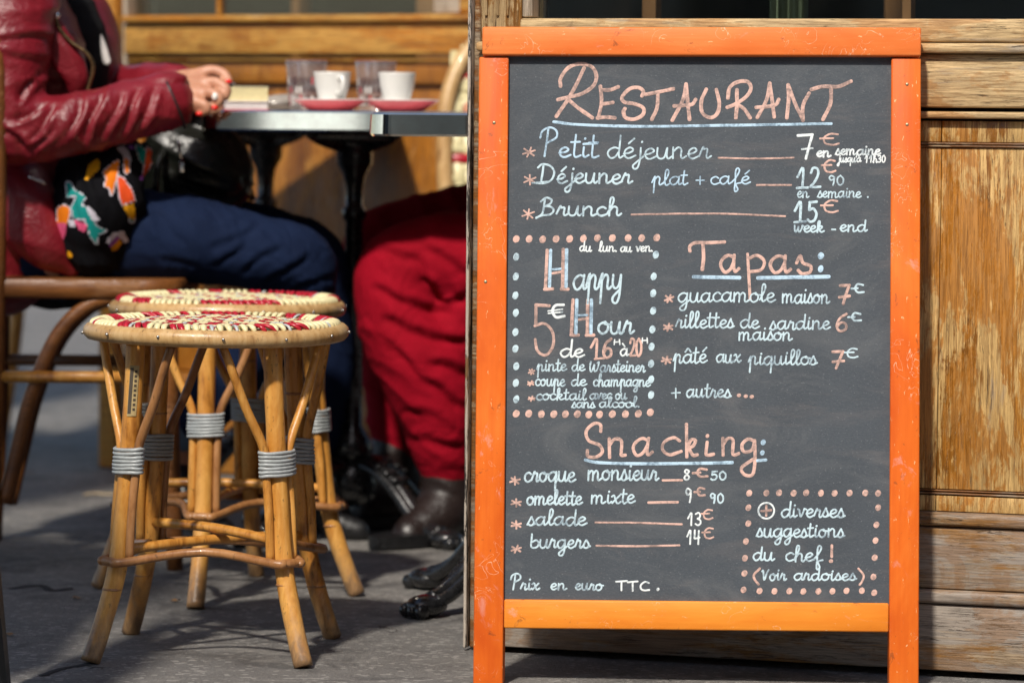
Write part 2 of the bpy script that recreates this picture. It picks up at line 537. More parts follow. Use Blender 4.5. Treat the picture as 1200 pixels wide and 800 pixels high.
def pavement_mat():
    m, nt, b = new_mat('worn_asphalt')
    v = coords(nt)
    n1 = tnoise(nt, v, 1.6, 6, .65, .4); n2 = tnoise(nt, v, 9, 6, .7, .6); n3 = tnoise(nt, v, 240, 3, .7)
    f = mathn(nt, 'ADD', mathn(nt, 'MULTIPLY', n1, .45), mathn(nt, 'MULTIPLY', n2, .55))
    col = ramp(nt, f, [(.36, (.060, .057, .054)), (.5, (.130, .123, .114)), (.64, (.225, .210, .190))])
    col = mixc(nt, .5, col, mixc(nt, ramp(nt, n3, [(.3, 0), (.7, 1)]), (.07, .07, .07), (.32, .30, .28)), 'MIX')
    agg = tvor(nt, v, 130, 'F1', 'Color')
    sep = nt.nodes.new('ShaderNodeSeparateColor'); nt.links.new(agg, sep.inputs[0])
    col = mixc(nt, mathn(nt, 'MULTIPLY', ramp(nt, sep.outputs[0], [(.86, 0), (.9, 1)]), .5), col, (.38, .36, .33))
    stain = tnoise(nt, coords(nt, (1, 1, 1), (4, 2, 0)), 5.5, 5, .7, 1)
    col = mixc(nt, mathn(nt, 'MULTIPLY', ramp(nt, stain, [(.53, 0), (.62, 1)]), .6), col, (.055, .052, .050))
    pale_ = tnoise(nt, coords(nt, (1, 1.8, 1), (9, 5, 0)), 4.2, 6, .72, .9)
    col = mixc(nt, mathn(nt, 'MULTIPLY', ramp(nt, pale_, [(.54, 0), (.64, 1)]), .45), col, (.30, .28, .255))
    gum = tvor(nt, v, 7.5)
    col = mixc(nt, mathn(nt, 'MULTIPLY', ramp(nt, gum, [(.07, 1), (.10, 0)]), .45), col, (.04, .038, .038))
    cr = tnoise(nt, v, 2.3, 6, .6, .8)
    line = mathn(nt, 'ABSOLUTE', mathn(nt, 'SUBTRACT', cr, .47))
    cm = ramp(nt, line, [(0, 1), (.004, 0)])
    gate = ramp(nt, tnoise(nt, coords(nt, (1, 1, 1), (7, 1, 0)), 3, 2, .5), [(.52, 0), (.6, 1)])
    cm = mathn(nt, 'MULTIPLY', cm, gate)
    col = mixc(nt, mathn(nt, 'MULTIPLY', cm, .9), col, (.02, .02, .02))
    setin(nt, b, 'Base Color', col)
    setin(nt, b, 'Roughness', ramp(nt, n2, [(.3, .62), (.7, .9)]))
    h = mathn(nt, 'SUBTRACT', mathn(nt, 'ADD', mathn(nt, 'MULTIPLY', n3, .8), n2), cm)
    bump(nt, b, h, .9, .006)
    return m
ASPHALT = pavement_mat()

def glass_mat():
    m, nt, b = new_mat('window_glass')
    b.inputs['Base Color'].default_value = (.9, .93, .92, 1)
    b.inputs['Transmission Weight'].default_value = 1
    b.inputs['Roughness'].default_value = .02
    b.inputs['IOR'].default_value = 1.05
    return m
def pane_mat():
    m = bpy.data.materials.new('shop_pane'); m.use_nodes = True
    nt = m.node_tree; nt.nodes.clear()
    out = nt.nodes.new('ShaderNodeOutputMaterial'); mx = nt.nodes.new('ShaderNodeMixShader')
    tr = nt.nodes.new('ShaderNodeBsdfTransparent'); gl = nt.nodes.new('ShaderNodeBsdfGlossy'); fr = nt.nodes.new('ShaderNodeFresnel')
    tr.inputs[0].default_value = (.86, .9, .88, 1); gl.inputs['Roughness'].default_value = .03; mx.inputs[0].default_value = .07
    nt.nodes.remove(fr)
    nt.links.new(tr.outputs[0], mx.inputs[1]); nt.links.new(gl.outputs[0], mx.inputs[2])
    nt.links.new(mx.outputs[0], out.inputs[0])
    return m
PANE = pane_mat()
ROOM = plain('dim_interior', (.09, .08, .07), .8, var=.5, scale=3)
ROOMW = plain('interior_timber', (.30, .13, .05), .6, var=.4, scale=5)
BLACKP = plain('black_paint', (.012, .013, .016), .38, var=.3, scale=60)
STONE = plain('limewashed_render', (.5, .45, .38), .85, var=.12, scale=6, bumpy=.3)

# ------------------------------------------------------------------ ground
g = MB().add([(-120, -60, 0), (120, -60, 0), (120, 300, 0), (-120, 300, 0)], [[0, 1, 2, 3]], smooth=False).build('pavement', ASPHALT)
tag(g, 'grey worn asphalt pavement under the tables and stools', 'pavement', kind='structure')

# ------------------------------------------------------------------ near bay of the shopfront
WO = Vector((-.0591, 5.08, 0)); WYAW = math.atan2(-.23, .713)
WT = Vector((cos(WYAW), sin(WYAW), 0)); WN = Vector((sin(WYAW), -cos(WYAW), 0))   # WN points to the street
def ws(px, py=400, d=0.0):
    return (hit(px, py, WO + WN * d, WN) - WO).dot(WT)
def front(name, label, o, yaw):
    return thing(name, label, 'shopfront', o, yaw)
bay = front('shopfront_bay', 'weathered oak shopfront bay with window and worn panelling behind the orange chalkboard', WO, WYAW)
SR = 2.6
s_edge, s_edge2, s_stile, s_trim = ws(553, 300), ws(560, 300), ws(612, 12), ws(627, 12)
def wbox(b, s0, s1, z0, z1, y0=-.0, depth=.05, bev=.002):
    """box proud of the wall plane by y0, running back by depth"""
    return b.box((s0, -y0, z0), (s1, -y0 + depth, z1), bev)
wbox(MB(), 0.0, s_edge, .004, 2.6, .012, .075, .002).build('edge_strip', PEEL, bay)
wbox(MB(), s_edge + .001, s_edge2 + .002, .003, 2.6, .002, .07, .003).build('hinge_stile', W_DARK, bay)
b = MB(); wbox(b, s_edge2 + .003, s_trim - .016, .7175, 2.6, .008, .055, .003)
b.build('stile', W_STILE, bay)
b = MB()
for k, s in enumerate((.010, .026, .040)):
    b.box((s_edge2 + s, -.0115, .85), (s_edge2 + s + .004, -.0075, 2.6), .001)
b.build('stile_bead', W_STILE, bay)
win = wbox(MB(), s_trim - .014, s_trim, .848, 2.3, .012, .05, .002).build('window_frame', W_TRIM, bay)
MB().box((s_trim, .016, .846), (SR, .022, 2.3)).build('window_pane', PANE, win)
b = MB(); wbox(b, s_edge2 + .003, SR, 2.3, 2.6, .01, .06, .003); b.build('head_board', W_RAIL, bay)
# sill, rail and mouldings from the top down
b = MB(); wbox(b, s_trim - .015, SR, .8165, .8465, .020, .07, .004); b.build('sill', W_RAIL, bay)
b = MB(); wbox(b, s_edge2 + .003, SR, .8025, .8155, .027, .07, .004); b.build('sill_moulding', W_RAIL, bay)
b = MB(); wbox(b, s_edge2 + .003, SR, .7335, .8015, .015, .06, .003); b.build('upper_rail', W_RAIL, bay)
b = MB(); wbox(b, s_edge2 + .003, SR, .7195, .7285, .017, .06, .003); b.build('rail_bead', W_RAIL, bay)
s_seam = ws(1101, 350)
for z0, z1 in ((.6895, .7165), (.2145, .2345)):
    b = MB(); wbox(b, s_edge2 + .003, s_seam - .0005, z0, z1, .004, .05, .0008); wbox(b, s_seam + .0005, SR, z0, z1, .004, .05, .0008)
    b.build('panel_frame', W_PANEL, bay)
b = MB()
wbox(b, s_edge2 + .003, SR, .6862, .6890, .0055, .05, .001); wbox(b, s_edge2 + .003, SR, .6828, .6855, .0045, .05, .001)
wbox(b, s_edge2 + .003, SR, .2362, .2385, .0055, .05, .001); wbox(b, s_edge2 + .003, SR, .2400, .2418, .003, .05, .0008)
b.build('panel_bead', W_DARK, bay)
b = MB(); wbox(b, s_edge2 + .003, s_seam - .0004, .2430, .6822, .0015, .04, .0006); wbox(b, s_seam + .0004, SR, .2430, .6822, .0015, .04, .0006)
b.build('panel', W_PANEL, bay)
b = MB(); wbox(b, s_edge2 + .003, SR, .196, .2135, .016, .06, .005); b.build('lower_moulding', W_BASE, bay)
b = MB(); wbox(b, s_edge2 + .003, SR, .1145, .1945, .010, .06, .002); b.build('kick_board', W_BASE, bay)
b = MB(); wbox(b, s_edge2 + .003, SR, .096, .1135, .020, .06, .005); b.build('plinth_moulding', W_BASE, bay)
b = MB(); wbox(b, s_edge2 + .003, SR, .009, .0945, .014, .06, .002); b.build('plinth_board', W_BASE, bay)
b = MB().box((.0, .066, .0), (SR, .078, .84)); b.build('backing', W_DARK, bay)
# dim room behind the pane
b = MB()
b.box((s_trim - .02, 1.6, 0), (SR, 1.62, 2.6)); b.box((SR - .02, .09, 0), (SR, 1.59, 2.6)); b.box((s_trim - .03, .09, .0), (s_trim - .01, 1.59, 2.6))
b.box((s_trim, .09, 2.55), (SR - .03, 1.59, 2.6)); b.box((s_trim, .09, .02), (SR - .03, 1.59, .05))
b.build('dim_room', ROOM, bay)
b = MB()
for s, w, y in ((.095, .02, .5), (.50, .012, .4), (.64, .02, .6), (.30, .03, 1.2), (.78, .05, 1.0)):
    b.box((s, y, .06), (s + w, y + .03, 2.5))
b.build('room_post', ROOMW, bay)
b = MB()
pts = []
for k in range(40):
    pts.append((.325 + .055 * k / 39, .34 + .018 * sin(k * 1.1) + .006 * sin(k * 2.7)))
for k in range(39):
    (x0, y0), (x1, y1) = pts[k], pts[k + 1]
    b.add([(x0, y0, .1), (x1, y1, .1), (x1, y1, 2.4), (x0, y0, 2.4)], [[0, 1, 2, 3]])
b.build('curtain', plain('faded_green_curtain', (.22, .24, .16), .9, var=.2, scale=8), bay)

# ------------------------------------------------------------------ far bay of the shopfront
FL, FRt = P(125, 300, 7.62), P(560, 300, 7.2)
FO = Vector((FL.x, FL.y, 0)); FT = Vector((FRt.x - FL.x, FRt.y - FL.y, 0)).normalized(); FYAW = math.atan2(FT.y, FT.x)
FN = Vector((FT.y, -FT.x, 0))
def fs(px, py=60):
    return (hit(px, py, FO, FN) - FO).dot(FT)
def fz(px, py):
    return hit(px, py, FO, FN).z
far = thing('terrace_shopfront', 'varnished amber wood shopfront with panel and dark window behind the table', 'shopfront', FO, FYAW)
FE = 1.25
p0 = fs(152)
zw, zs, zr, zm, zp = fz(300, 18.5), fz(300, 27), fz(300, 64), fz(300, 72), fz(300, 97)
b = MB(); b.box((0, -.03, 0.0), (p0 - .012, .09, 2.7), .006); b.build('corner_post', W_GOLD, far)
b = MB(); b.box((p0 - .010, -.012, 0.0), (p0, .06, 2.7), .003); b.build('post_bead', W_TRIM, far)
fr = MB().box((fs(510), -.008, zw + .002), (fs(541), .05, 2.3), .003).build('window_mullion', W_TRIM, far)
MB().box((fs(541) + .002, -.016, zw + .002), (fs(541) + .06, .05, 2.3), .004).build('window_jamb', W_GOLD, far)
MB().box((fs(249), .012, zw + .002), (fs(254), .03, 2.3), .002).build('glazing_bar', W_GOLD, fr)
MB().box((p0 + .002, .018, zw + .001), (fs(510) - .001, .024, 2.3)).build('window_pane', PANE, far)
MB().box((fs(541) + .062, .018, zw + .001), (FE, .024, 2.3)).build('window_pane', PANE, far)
MB().box((p0 + .001, -.035, zs + .001), (FE, .05, zw), .004).build('sill', W_GOLD, far)
MB().box((p0 + .001, -.022, zr), (FE, .05, zs - .001), .004).build('rail', W_GOLD, far)
MB().box((p0 + .001, -.012, zm), (FE, .05, zr - .006), .003).build('rail_moulding', W_GOLD, far)
b = MB()
b.box((p0 + .001, -.003, zp), (FE, .05, zm - .003), .002)
b.box((p0 + .001, -.003, .20), (p0 + .03, .05, zp - .001), .002)
b.box((fs(523), -.003, .20), (fs(523) + .09, .05, zp - .001), .002)
b.build('panel_frame', W_AMBER, far)
b = MB(); b.box((p0 + .032, .010, .20), (fs(257), .04, zp - .001), .004); b.box((fs(259), .010, .20), (fs(523) - .002, .04, zp - .001), .004)
b.box((fs(523) + .092, .01, .20), (FE, .04, zp - .001), .004)
b.build('panel', W_AMBER, far)
MB().box((p0 + .001, -.02, 0.003), (FE, .05, .198), .004).build('plinth_board', W_AMBER, far)
MB().box((p0 + .001, -.01, 2.301), (FE, .05, 2.7), .004).build('head_board', W_GOLD, far)
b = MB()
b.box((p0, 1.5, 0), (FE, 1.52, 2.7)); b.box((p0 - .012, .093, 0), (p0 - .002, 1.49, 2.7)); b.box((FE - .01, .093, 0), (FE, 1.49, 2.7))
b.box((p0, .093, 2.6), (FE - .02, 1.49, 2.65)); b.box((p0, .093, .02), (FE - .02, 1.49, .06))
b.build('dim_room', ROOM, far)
b = MB(); b.box((0.0, .10, 0), (p0 - .02, 6.0, 2.7), .004); b.build('side_wall', STONE, far)
b = MB()
for s, w, y, z1 in ((.21, .02, .35, 2.2), (.36, .10, .6, 1.02), (.52, .05, .45, 1.0), (.66, .02, .4, 2.2)):
    b.box((s, y, .06), (s + w, y + .05, z1), .004)
b.build('room_furniture', ROOMW, far)

# ------------------------------------------------------------------ chalkboard
BTL, BTR, BBL = P(566, 33, 4.86), P(1081, 34, 4.83), P(553, 800, 4.765)
BU = (BTR - BTL).normalized()
BV = BTL - BBL
BV = (BV - BU * BV.dot(BU)).normalized()
BN = BU.cross(BV).normalized()
if BN.y > 0: BN = -BN
BO = P(816, 800, 4.76)
BO = BTL + BU * (BO - BTL).dot(BU) + BV * (BO - BTL).dot(BV)
t0 = -BO.z / BV.z
BO = BO + BV * t0                                   # foot of the board on the pavement
BM = Matrix((BU, BV, BN)).transposed().to_4x4(); BM.translation = BO
def uv(px, py, d=0.0):
    q = hit(px, py, BO + BN * d, BN) - BO
    return (q.dot(BU), q.dot(BV))
board = thing('menu_chalkboard', 'orange framed menu chalkboard covered in pink and white handwriting', 'chalkboard', BO)
board.rotation_mode = 'QUATERNION'
board.rotation_quaternion = BM.to_quaternion()
ROOTM[board.name] = BM.copy()
uL0, uL1 = (uv(563, 67)[0] + uv(553, 780)[0]) / 2, (uv(597, 67)[0] + uv(588.5, 780)[0]) / 2
uR0, uR1 = (uv(1046.5, 67)[0] + uv(1040, 780)[0]) / 2, (uv(1081, 67)[0] + uv(1075, 780)[0]) / 2
vT1, vT0 = uv(820, 32.5)[1], uv(820, 66)[1]
vB1, vB0 = uv(816, 704)[1], uv(816, 738)[1]
FD = .022
MB().box((uL0, 0.0, -FD), (uL1, vT0 - .0015, 0), .0022).build('frame_upright', ORANGE_V, board)
MB().box((uR0, 0.0, -FD), (uR1, vT0 - .0015, 0), .0022).build('frame_upright', ORANGE_V, board)
MB().box((uL0 + .004, vT0, -FD), (uR1, vT1, .005), .0026).build('frame_rail', ORANGE_H, board)
MB().box((uL1 + .0005, vB0, -FD), (uR0 - .0005, vB1, -.001), .0022).build('frame_rail', ORANGE_B, board)
SD = -.008                                            # slate lies this far behind the face of the frame
MB().box((uL1 - .004, vB1 - .006, -.016), (uR0 + .004, vT0 + .006, SD)).build('slate_panel', SLATE, board)
panel = board.children[-1]
# two nail heads in the frame
nm = plain('nail_head', (.45, .36, .22), .4, metal=.7)
for px, py in ((579, 144), (1063, 99), (1063, 146), (569, 330)):
    u_, v_ = uv(px, py); MB().ball((u_, v_, .0002), (.0022, .0022, .0008), u=10, v=6).build('nail', nm, board)
# bare battens on the back, so that it is a real folding board from the side
for ua, ub in ((uL0 + .01, uL1), (uR0, uR1 - .01)):
    MB().box((ua, .004, -FD - .024), (ub, vT0 - .03, -FD - .003), .002).build('back_leg', ORANGE_V, board)

# ------------------------------------------------------------------ unseen house across the street, added to be mirrored in steel and glass
HOUSE = plain('mirrored_house_stone', (.34, .31, .26), .85, var=.3, scale=2)
hs = thing('reflection_house', 'stone house added out of view across the street, mirrored dimly in the steel table edge', 'house', (0, -14, 0))
for xa, xb in ((-16, -1.05), (-.35, 16)):  # gap shaped so that bright sky mirrors in the table edge
    MB().box((xa, -.6, 0), (xb, 0, 11.5), .02).build('wall', HOUSE, hs)
    MB().box((xa, -.7, 11.51), (xb, .3, 11.9), .02).build('cornice', HOUSE, hs)
for r_ in range(3):
    for x in (-14.8, -11.5, -8.2, -4.9, 1.4, 4.7, 8.0, 11.3, 14.6):
        f_ = MB().box((x - .75, .002, .9 + r_ * 3.6), (x + .75, .06, 3.3 + r_ * 3.6), .01).build('window', BLACKP, hs)

# ------------------------------------------------------------------ handwriting on the slate
BOWL = [(.85, .88), (.5, 1.0), (.15, .75), (.06, .38), (.3, 0), (.62, .15), (.84, .6)]
GL = {
 'a': (1.12, [BOWL, [(.87, 1.0), (.84, .35), (.93, .03), (1.15, .2)]]),
 'b': (.98, [[(.12, 2.1), (.12, .9), (.12, .2), (.38, 0), (.75, .15), (.86, .6), (.6, .95), (.2, .72)]]),
 'c': (.85, [[(.75, .82), (.5, 1.), (.14, .75), (.1, .3), (.4, 0), (.85, .2)]]),
 'd': (1.12, [BOWL, [(.9, 2.0), (.87, 1.), (.84, .35), (.94, .03), (1.15, .2)]]),
 'e': (.85, [[(.06, .42), (.45, .52), (.68, .78), (.45, 1.0), (.14, .72), (.14, .22), (.42, 0), (.85, .25)]]),
 'f': (.85, [[(.0, .2), (.4, .9), (.65, 1.7), (.5, 2.05), (.32, 1.7), (.32, .5), (.3, -.7), (.42, -1.0), (.6, -.7), (.4, -.05), (.85, .15)]]),
 'g': (1.1, [BOWL, [(.87, 1.), (.86, 0), (.75, -.75), (.45, -.95), (.25, -.7), (.5, -.35), (1.1, .2)]]),
 'h': (1.02, [[(0, .2), (.36, 1.3), (.42, 1.9), (.28, 2.05), (.17, 1.7), (.15, 0)], [(.15, .5), (.45, .98), (.72, .8), (.72, .2), (.85, 0), (1.05, .2)]]),
 'i': (.55, [[(.2, 1.), (.18, .3), (.3, 0), (.55, .2)], [(.26, 1.5), (.28, 1.54)]]),
 'j': (.6, [[(.4, 1.), (.38, 0), (.25, -.8), (0, -.95), (-.12, -.65), (.15, -.3), (.6, .2)], [(.46, 1.5), (.48, 1.54)]]),
 'k': (1.0, [[(.0, .2), (.33, 1.3), (.38, 1.9), (.25, 2.05), (.14, 1.7), (.12, 0)], [(.12, .45), (.45, .95), (.7, .85), (.5, .5), (.18, .45)], [(.3, .45), (.6, .05), (1.0, .2)]]),
 'l': (.6, [[(0, .2), (.4, 1.2), (.48, 1.8), (.32, 2.05), (.18, 1.7), (.18, .4), (.32, 0), (.6, .2)]]),
 'm': (1.6, [[(.1, 1.), (.12, 0)], [(.12, .6), (.38, 1.), (.6, .8), (.6, 0)], [(.6, .6), (.88, 1.), (1.12, .8), (1.12, .2), (1.25, 0), (1.55, .2)]]),
 'n': (1.1, [[(.1, 1.), (.12, 0)], [(.12, .6), (.45, 1.), (.7, .8), (.7, .2), (.82, 0), (1.1, .2)]]),
 'o': (.98, [[(.55, 1.), (.15, .8), (.06, .35), (.35, 0), (.72, .2), (.78, .7), (.5, 1.0), (.55, .82), (1.0, .78)]]),
 'p': (1.05, [[(0, .3), (.25, 1.1), (.22, .2), (.2, -.95)], [(.22, .6), (.5, 1.0), (.72, .8), (.7, .2), (.82, 0), (1.05, .2)]]),
 'q': (1.08, [BOWL, [(.87, 1.), (.86, 0), (.84, -.95)], [(.86, -.1), (1.08, .2)]]),
 'r': (.82, [[(.0, .2), (.25, 1.05), (.3, .85), (.55, .85), (.52, .2), (.62, 0), (.85, .2)]]),
 's': (.75, [[(0, .1), (.3, .9), (.38, 1.12), (.42, .85), (.62, .4), (.5, .05), (.25, .0), (.1, .15)], [(.5, .05), (.78, .2)]]),
 't': (.68, [[(.28, 1.8), (.24, .9), (.23, .3), (.35, 0), (.68, .2)], [(0, 1.2), (.58, 1.25)]]),
 'u': (1.1, [[(.1, 1.), (.1, .3), (.3, 0), (.6, .15), (.75, .95)], [(.77, 1.), (.75, .3), (.88, 0), (1.1, .2)]]),
 'v': (.9, [[(.05, .95), (.2, .8), (.35, .02), (.6, .6), (.7, 1.0), (.9, .9)]]),
 'w': (1.25, [[(.08, 1), (.15, .2), (.35, 0), (.55, .5), (.6, .9), (.62, .2), (.8, 0), (1.05, .5), (1.1, 1.), (1.25, .9)]]),
 'x': (.95, [[(.05, .85), (.25, 1.), (.4, .6), (.55, .1), (.72, 0), (.95, .2)], [(.8, .95), (.1, .05)]]),
 'y': (1.05, [[(.1, 1.), (.12, .35), (.35, .08), (.65, .3), (.78, 1.)], [(.78, 1.), (.74, -.3), (.55, -.9), (.2, -.85), (.2, -.5), (.7, -.05)]]),
 'P': (1.3, [[(.5, 2.2), (.45, 1.2), (.35, 0)], [(.0, 1.5), (.12, 2.05), (.6, 2.35), (1.05, 2.1), (1.08, 1.55), (.5, 1.1)]]),
 'D': (1.7, [[(.55, 2.0), (.5, 1.), (.42, .1)], [(.1, 1.7), (.45, 2.05), (1.1, 1.9), (1.5, 1.25), (1.3, .4), (.7, .05), (0, .05)]]),
 'B': (1.45, [[(.5, 2.0), (.45, 1.), (.35, .2), (-.1, -.25)], [(.2, 1.6), (.6, 2.05), (1.05, 1.8), (.9, 1.3), (.5, 1.1), (1.0, 1.0), (1.25, .6), (1.0, .15), (.4, .05), (-.1, -.2)]]),
 'W': (1.85, [[(.1, 1.2), (.3, 1.65), (.15, .8), (.3, .05), (.6, .3), (.85, 1.2), (.85, .5), (1., .05), (1.4, .4), (1.6, 1.5), (1.35, 1.4)]]),
 'T': (1.25, [[(0, 1.6), (1.1, 1.75)], [(.55, 1.68), (.55, 0)]]),
 'C': (1.25, [[(1., 1.45), (.6, 1.65), (.15, 1.), (.2, .3), (.55, .05), (1.05, .15)]]),
 'V': (1.1, [[(.0, 1.4), (.15, 1.5), (.38, .0), (.7, 1.), (.95, 1.6)]]),
 'H': (1.0, [[(0, 1), (0, 0)], [(.8, 1), (.8, 0)], [(0, .5), (.8, .5)]]),
 '.': (.5, [[(.2, .05), (.23, .08)]]),
 "'": (.3, [[(.2, 1.8), (.1, 1.3)]]),
 '-': (.9, [[(.15, .5), (.7, .52)]]),
}
ACC = {'é': ('e', [[(.35, 1.3), (.7, 1.75)]]), 'à': ('a', [[(.25, 1.75), (.55, 1.35)]]), 'â': ('a', [[(.2, 1.3), (.5, 1.7), (.8, 1.3)]])}
DG = {  # unit-square numerals
 '0': [[(.5, 1), (.1, .75), (.08, .3), (.4, 0), (.85, .2), (.9, .7), (.5, 1)]],
 '1': [[(.05, .55), (.6, 1), (.55, .0)]],
 '2': [[(.1, .75), (.3, 1), (.75, .95), (.8, .65), (.4, .25), (.05, .05), (.4, .02), (1, .04)]],
 '3': [[(.1, .9), (.55, 1), (.8, .8), (.65, .58), (.35, .53), (.8, .4), (.85, .15), (.45, 0), (.05, .1)]],
 '4': [[(.15, 1), (.1, .55), (.12, .4), (.5, .42), (.95, .47)], [(.85, .95), (.75, 0)]],
 '5': [[(.9, 1), (.25, .97)], [(.25, .97), (.2, .6)], [(.2, .58), (.6, .65), (.9, .4), (.7, .08), (.3, 0), (.05, .1)]],
 '6': [[(.85, 1), (.35, .75), (.1, .3), (.35, 0), (.8, .12), (.8, .42), (.45, .5), (.12, .25)]],
 '7': [[(.05, .95), (.5, .97), (.9, 1)], [(.9, 1), (.6, .5), (.45, 0)], [(.3, .45), (.9, .5)]],
 '8': [[(.75, .9), (.4, 1), (.2, .8), (.5, .55), (.85, .25), (.5, 0), (.12, .2), (.45, .52), (.8, .8), (.72, .93)]],
 '9': [[(.8, .85), (.4, 1), (.12, .78), (.35, .52), (.75, .65), (.82, .9), (.78, .4), (.65, 0)]],
 '€': [[(.95, .95), (.55, 1), (.22, .65), (.28, .15), (.65, 0), (1., .12)], [(.0, .58), (.7, .6)]],
 'c': [[(.95, .9), (.5, 1), (.3, .55), (.5, .1), (1., .12)], [(.0, .5), (.5, .55)]],
 'H': [[(.1, 1), (.05, 0)], [(.8, 1), (.85, 0)], [(.05, .5), (.85, .55)]],
}
PINK, BLUE, WHITE, SKYB = 0, 1, 2, 3
rnd = random.Random(11)
class Script:
    """strokes of one block of writing, laid in the plane of the slate"""
    def __init__(s):
        s.mb = MB(); s.k = 0
    def stroke(s, pts, w, c, smooth=True, n=5):
        q = spline(pts, n) if smooth and len(pts) > 2 else spline(pts[:2], 4) if len(pts) == 2 else sum((spline(pts[i:i + 2], 4) for i in range(len(pts) - 1)), [])
        L = []
        for i, (x, y) in enumerate(q):
            x += .18 * mnoise.noise((x * .09, y * .09, s.k * 1.7)); y += .18 * mnoise.noise((x * .09, y * .09, 9 + s.k * 1.7))
            L.append((x, y))
        # round ends
        def ext(a, b, ks):
            d = (a[0] - b[0], a[1] - b[1]); l = math.hypot(*d) or 1
            return [(a[0] + d[0] / l * w * .5 * k, a[1] + d[1] / l * w * .5 * k) for k in ks]
        pre = ext(L[0], L[1], (.95, .75, .4)); post = ext(L[-1], L[-2], (.4, .75, .95))
        ws_ = [w * k for k in (.3, .68, .92)] + [w * (.96 + .14 * mnoise.noise((i * .35, s.k * 3.1, 2))) for i in range(len(L))] + [w * k for k in (.92, .68, .3)]
        L = pre + L + post
        m = 1 / 965.0
        P3 = []
        rise = (s.k % 9) * .00003
        for i, (x, y) in enumerate(L):
            u_, v_ = uv(x, y, SD)
            P3.append((u_, v_, SD + .00012 + rise + .00003 * i / len(L)))
        s.mb.ribbon(P3, [x * m for x in ws_], Vector((0, 0, 1)), .00018, c)
        s.k += 1
        return s
    def line(s, *pts, w=2.2, c=PINK):
        return s.stroke(list(pts), w, c)
    def word(s, txt, x0, x1, base, xh, c=BLUE, w=2.0, asc=1.0, slope=0.0, slant=0.06):
        tot = 0; items = []
        for ch in txt:
            ex = []
            g = ch
            if ch in ACC:
                g, ex = ACC[ch]
            if g.isdigit():
                adv, st = .95, [[(px * .8 + .05, py * 1.75) for px, py in t] for t in DG[g]]
            else:
                adv, st = GL[g]
            items.append((tot, st + ex)); tot += adv
        sx = (x1 - x0) / max(tot, .3)
        for ox, st in items:
            jy = rnd.uniform(-.05, .05) * xh
            jx = rnd.uniform(.95, 1.06)
            for t in st:
                pts = []
                for px, py in t:
                    yy = py * xh * (asc if py > 1.05 else 1)
                    xx = x0 + (ox + px * jx) * sx + yy * slant
                    pts.append((xx, base - yy + jy + slope * (xx - x0)))
                if len(pts) == 2 and math.hypot(pts[0][0] - pts[1][0], pts[0][1] - pts[1][1]) < 1.2:
                    s.dot(pts[0][0], pts[0][1], w * .62, c)
                else:
                    s.stroke(pts, w, c)
        return s
    def num(s, txt, x0, x1, y0, y1, c=BLUE, w=2.2, gap=.22):
        n = len(txt); cw = (x1 - x0) / (n + gap * (n - 1))
        for i, ch in enumerate(txt):
            for t in DG[ch]:
                s.stroke([(x0 + cw * i * (1 + gap) + px * cw, y1 - py * (y1 - y0)) for px, py in t], w, c)
        return s
    def dot(s, x, y, r, c, sx=1.0):
        u_, v_ = uv(x, y, SD); r = r / 965.0
        n = 14
        z = SD + .00016 + (s.k % 9) * .00003
        vs = [(u_, v_, z + .00025)]
        for f, h in ((.6, .0002), (1, 0)):
            for k in range(n):
                a = 2 * pi * k / n
                q = r * f * (1 + .1 * mnoise.noise((cos(a) * 2 + s.k, sin(a) * 2, s.k * 1.3)))
                vs.append((u_ + q * cos(a) * sx * .95 + q * sin(a) * .12, v_ + q * sin(a) * 1.05, z + h))
        fs_ = [[0, 1 + k, 1 + (k + 1) % n] for k in range(n)] + [[1 + k, 1 + n + k, 1 + n + (k + 1) % n, 1 + (k + 1) % n] for k in range(n)]
        s.mb.add(vs, fs_, c); s.k += 1
        return s
    def star(s, x, y, r, c=PINK, w=2.2):
        n = 6 if r > 5 else 5
        for k in range(3):
            a = pi * k / 3 + .35 + rnd.uniform(-.2, .2)
            s.stroke([(x - r * cos(a), y + r * .75 * sin(a)), (x + r * cos(a), y - r * .75 * sin(a))], w, c)
        return s
    def done(s, label):
        o = s.mb.build('handwriting', [CH_PINK, CH_BLUE, CH_WHITE, CH_SKY], panel)
        o['label'] = label
        return o
def Z(x0, y0, k, pts):
    return [(x0 + x / k, y0 + y / k) for x, y in pts]
A = lambda *p: Z(590, 60, 5, p)
Bq = lambda *p: Z(810, 60, 5, p)

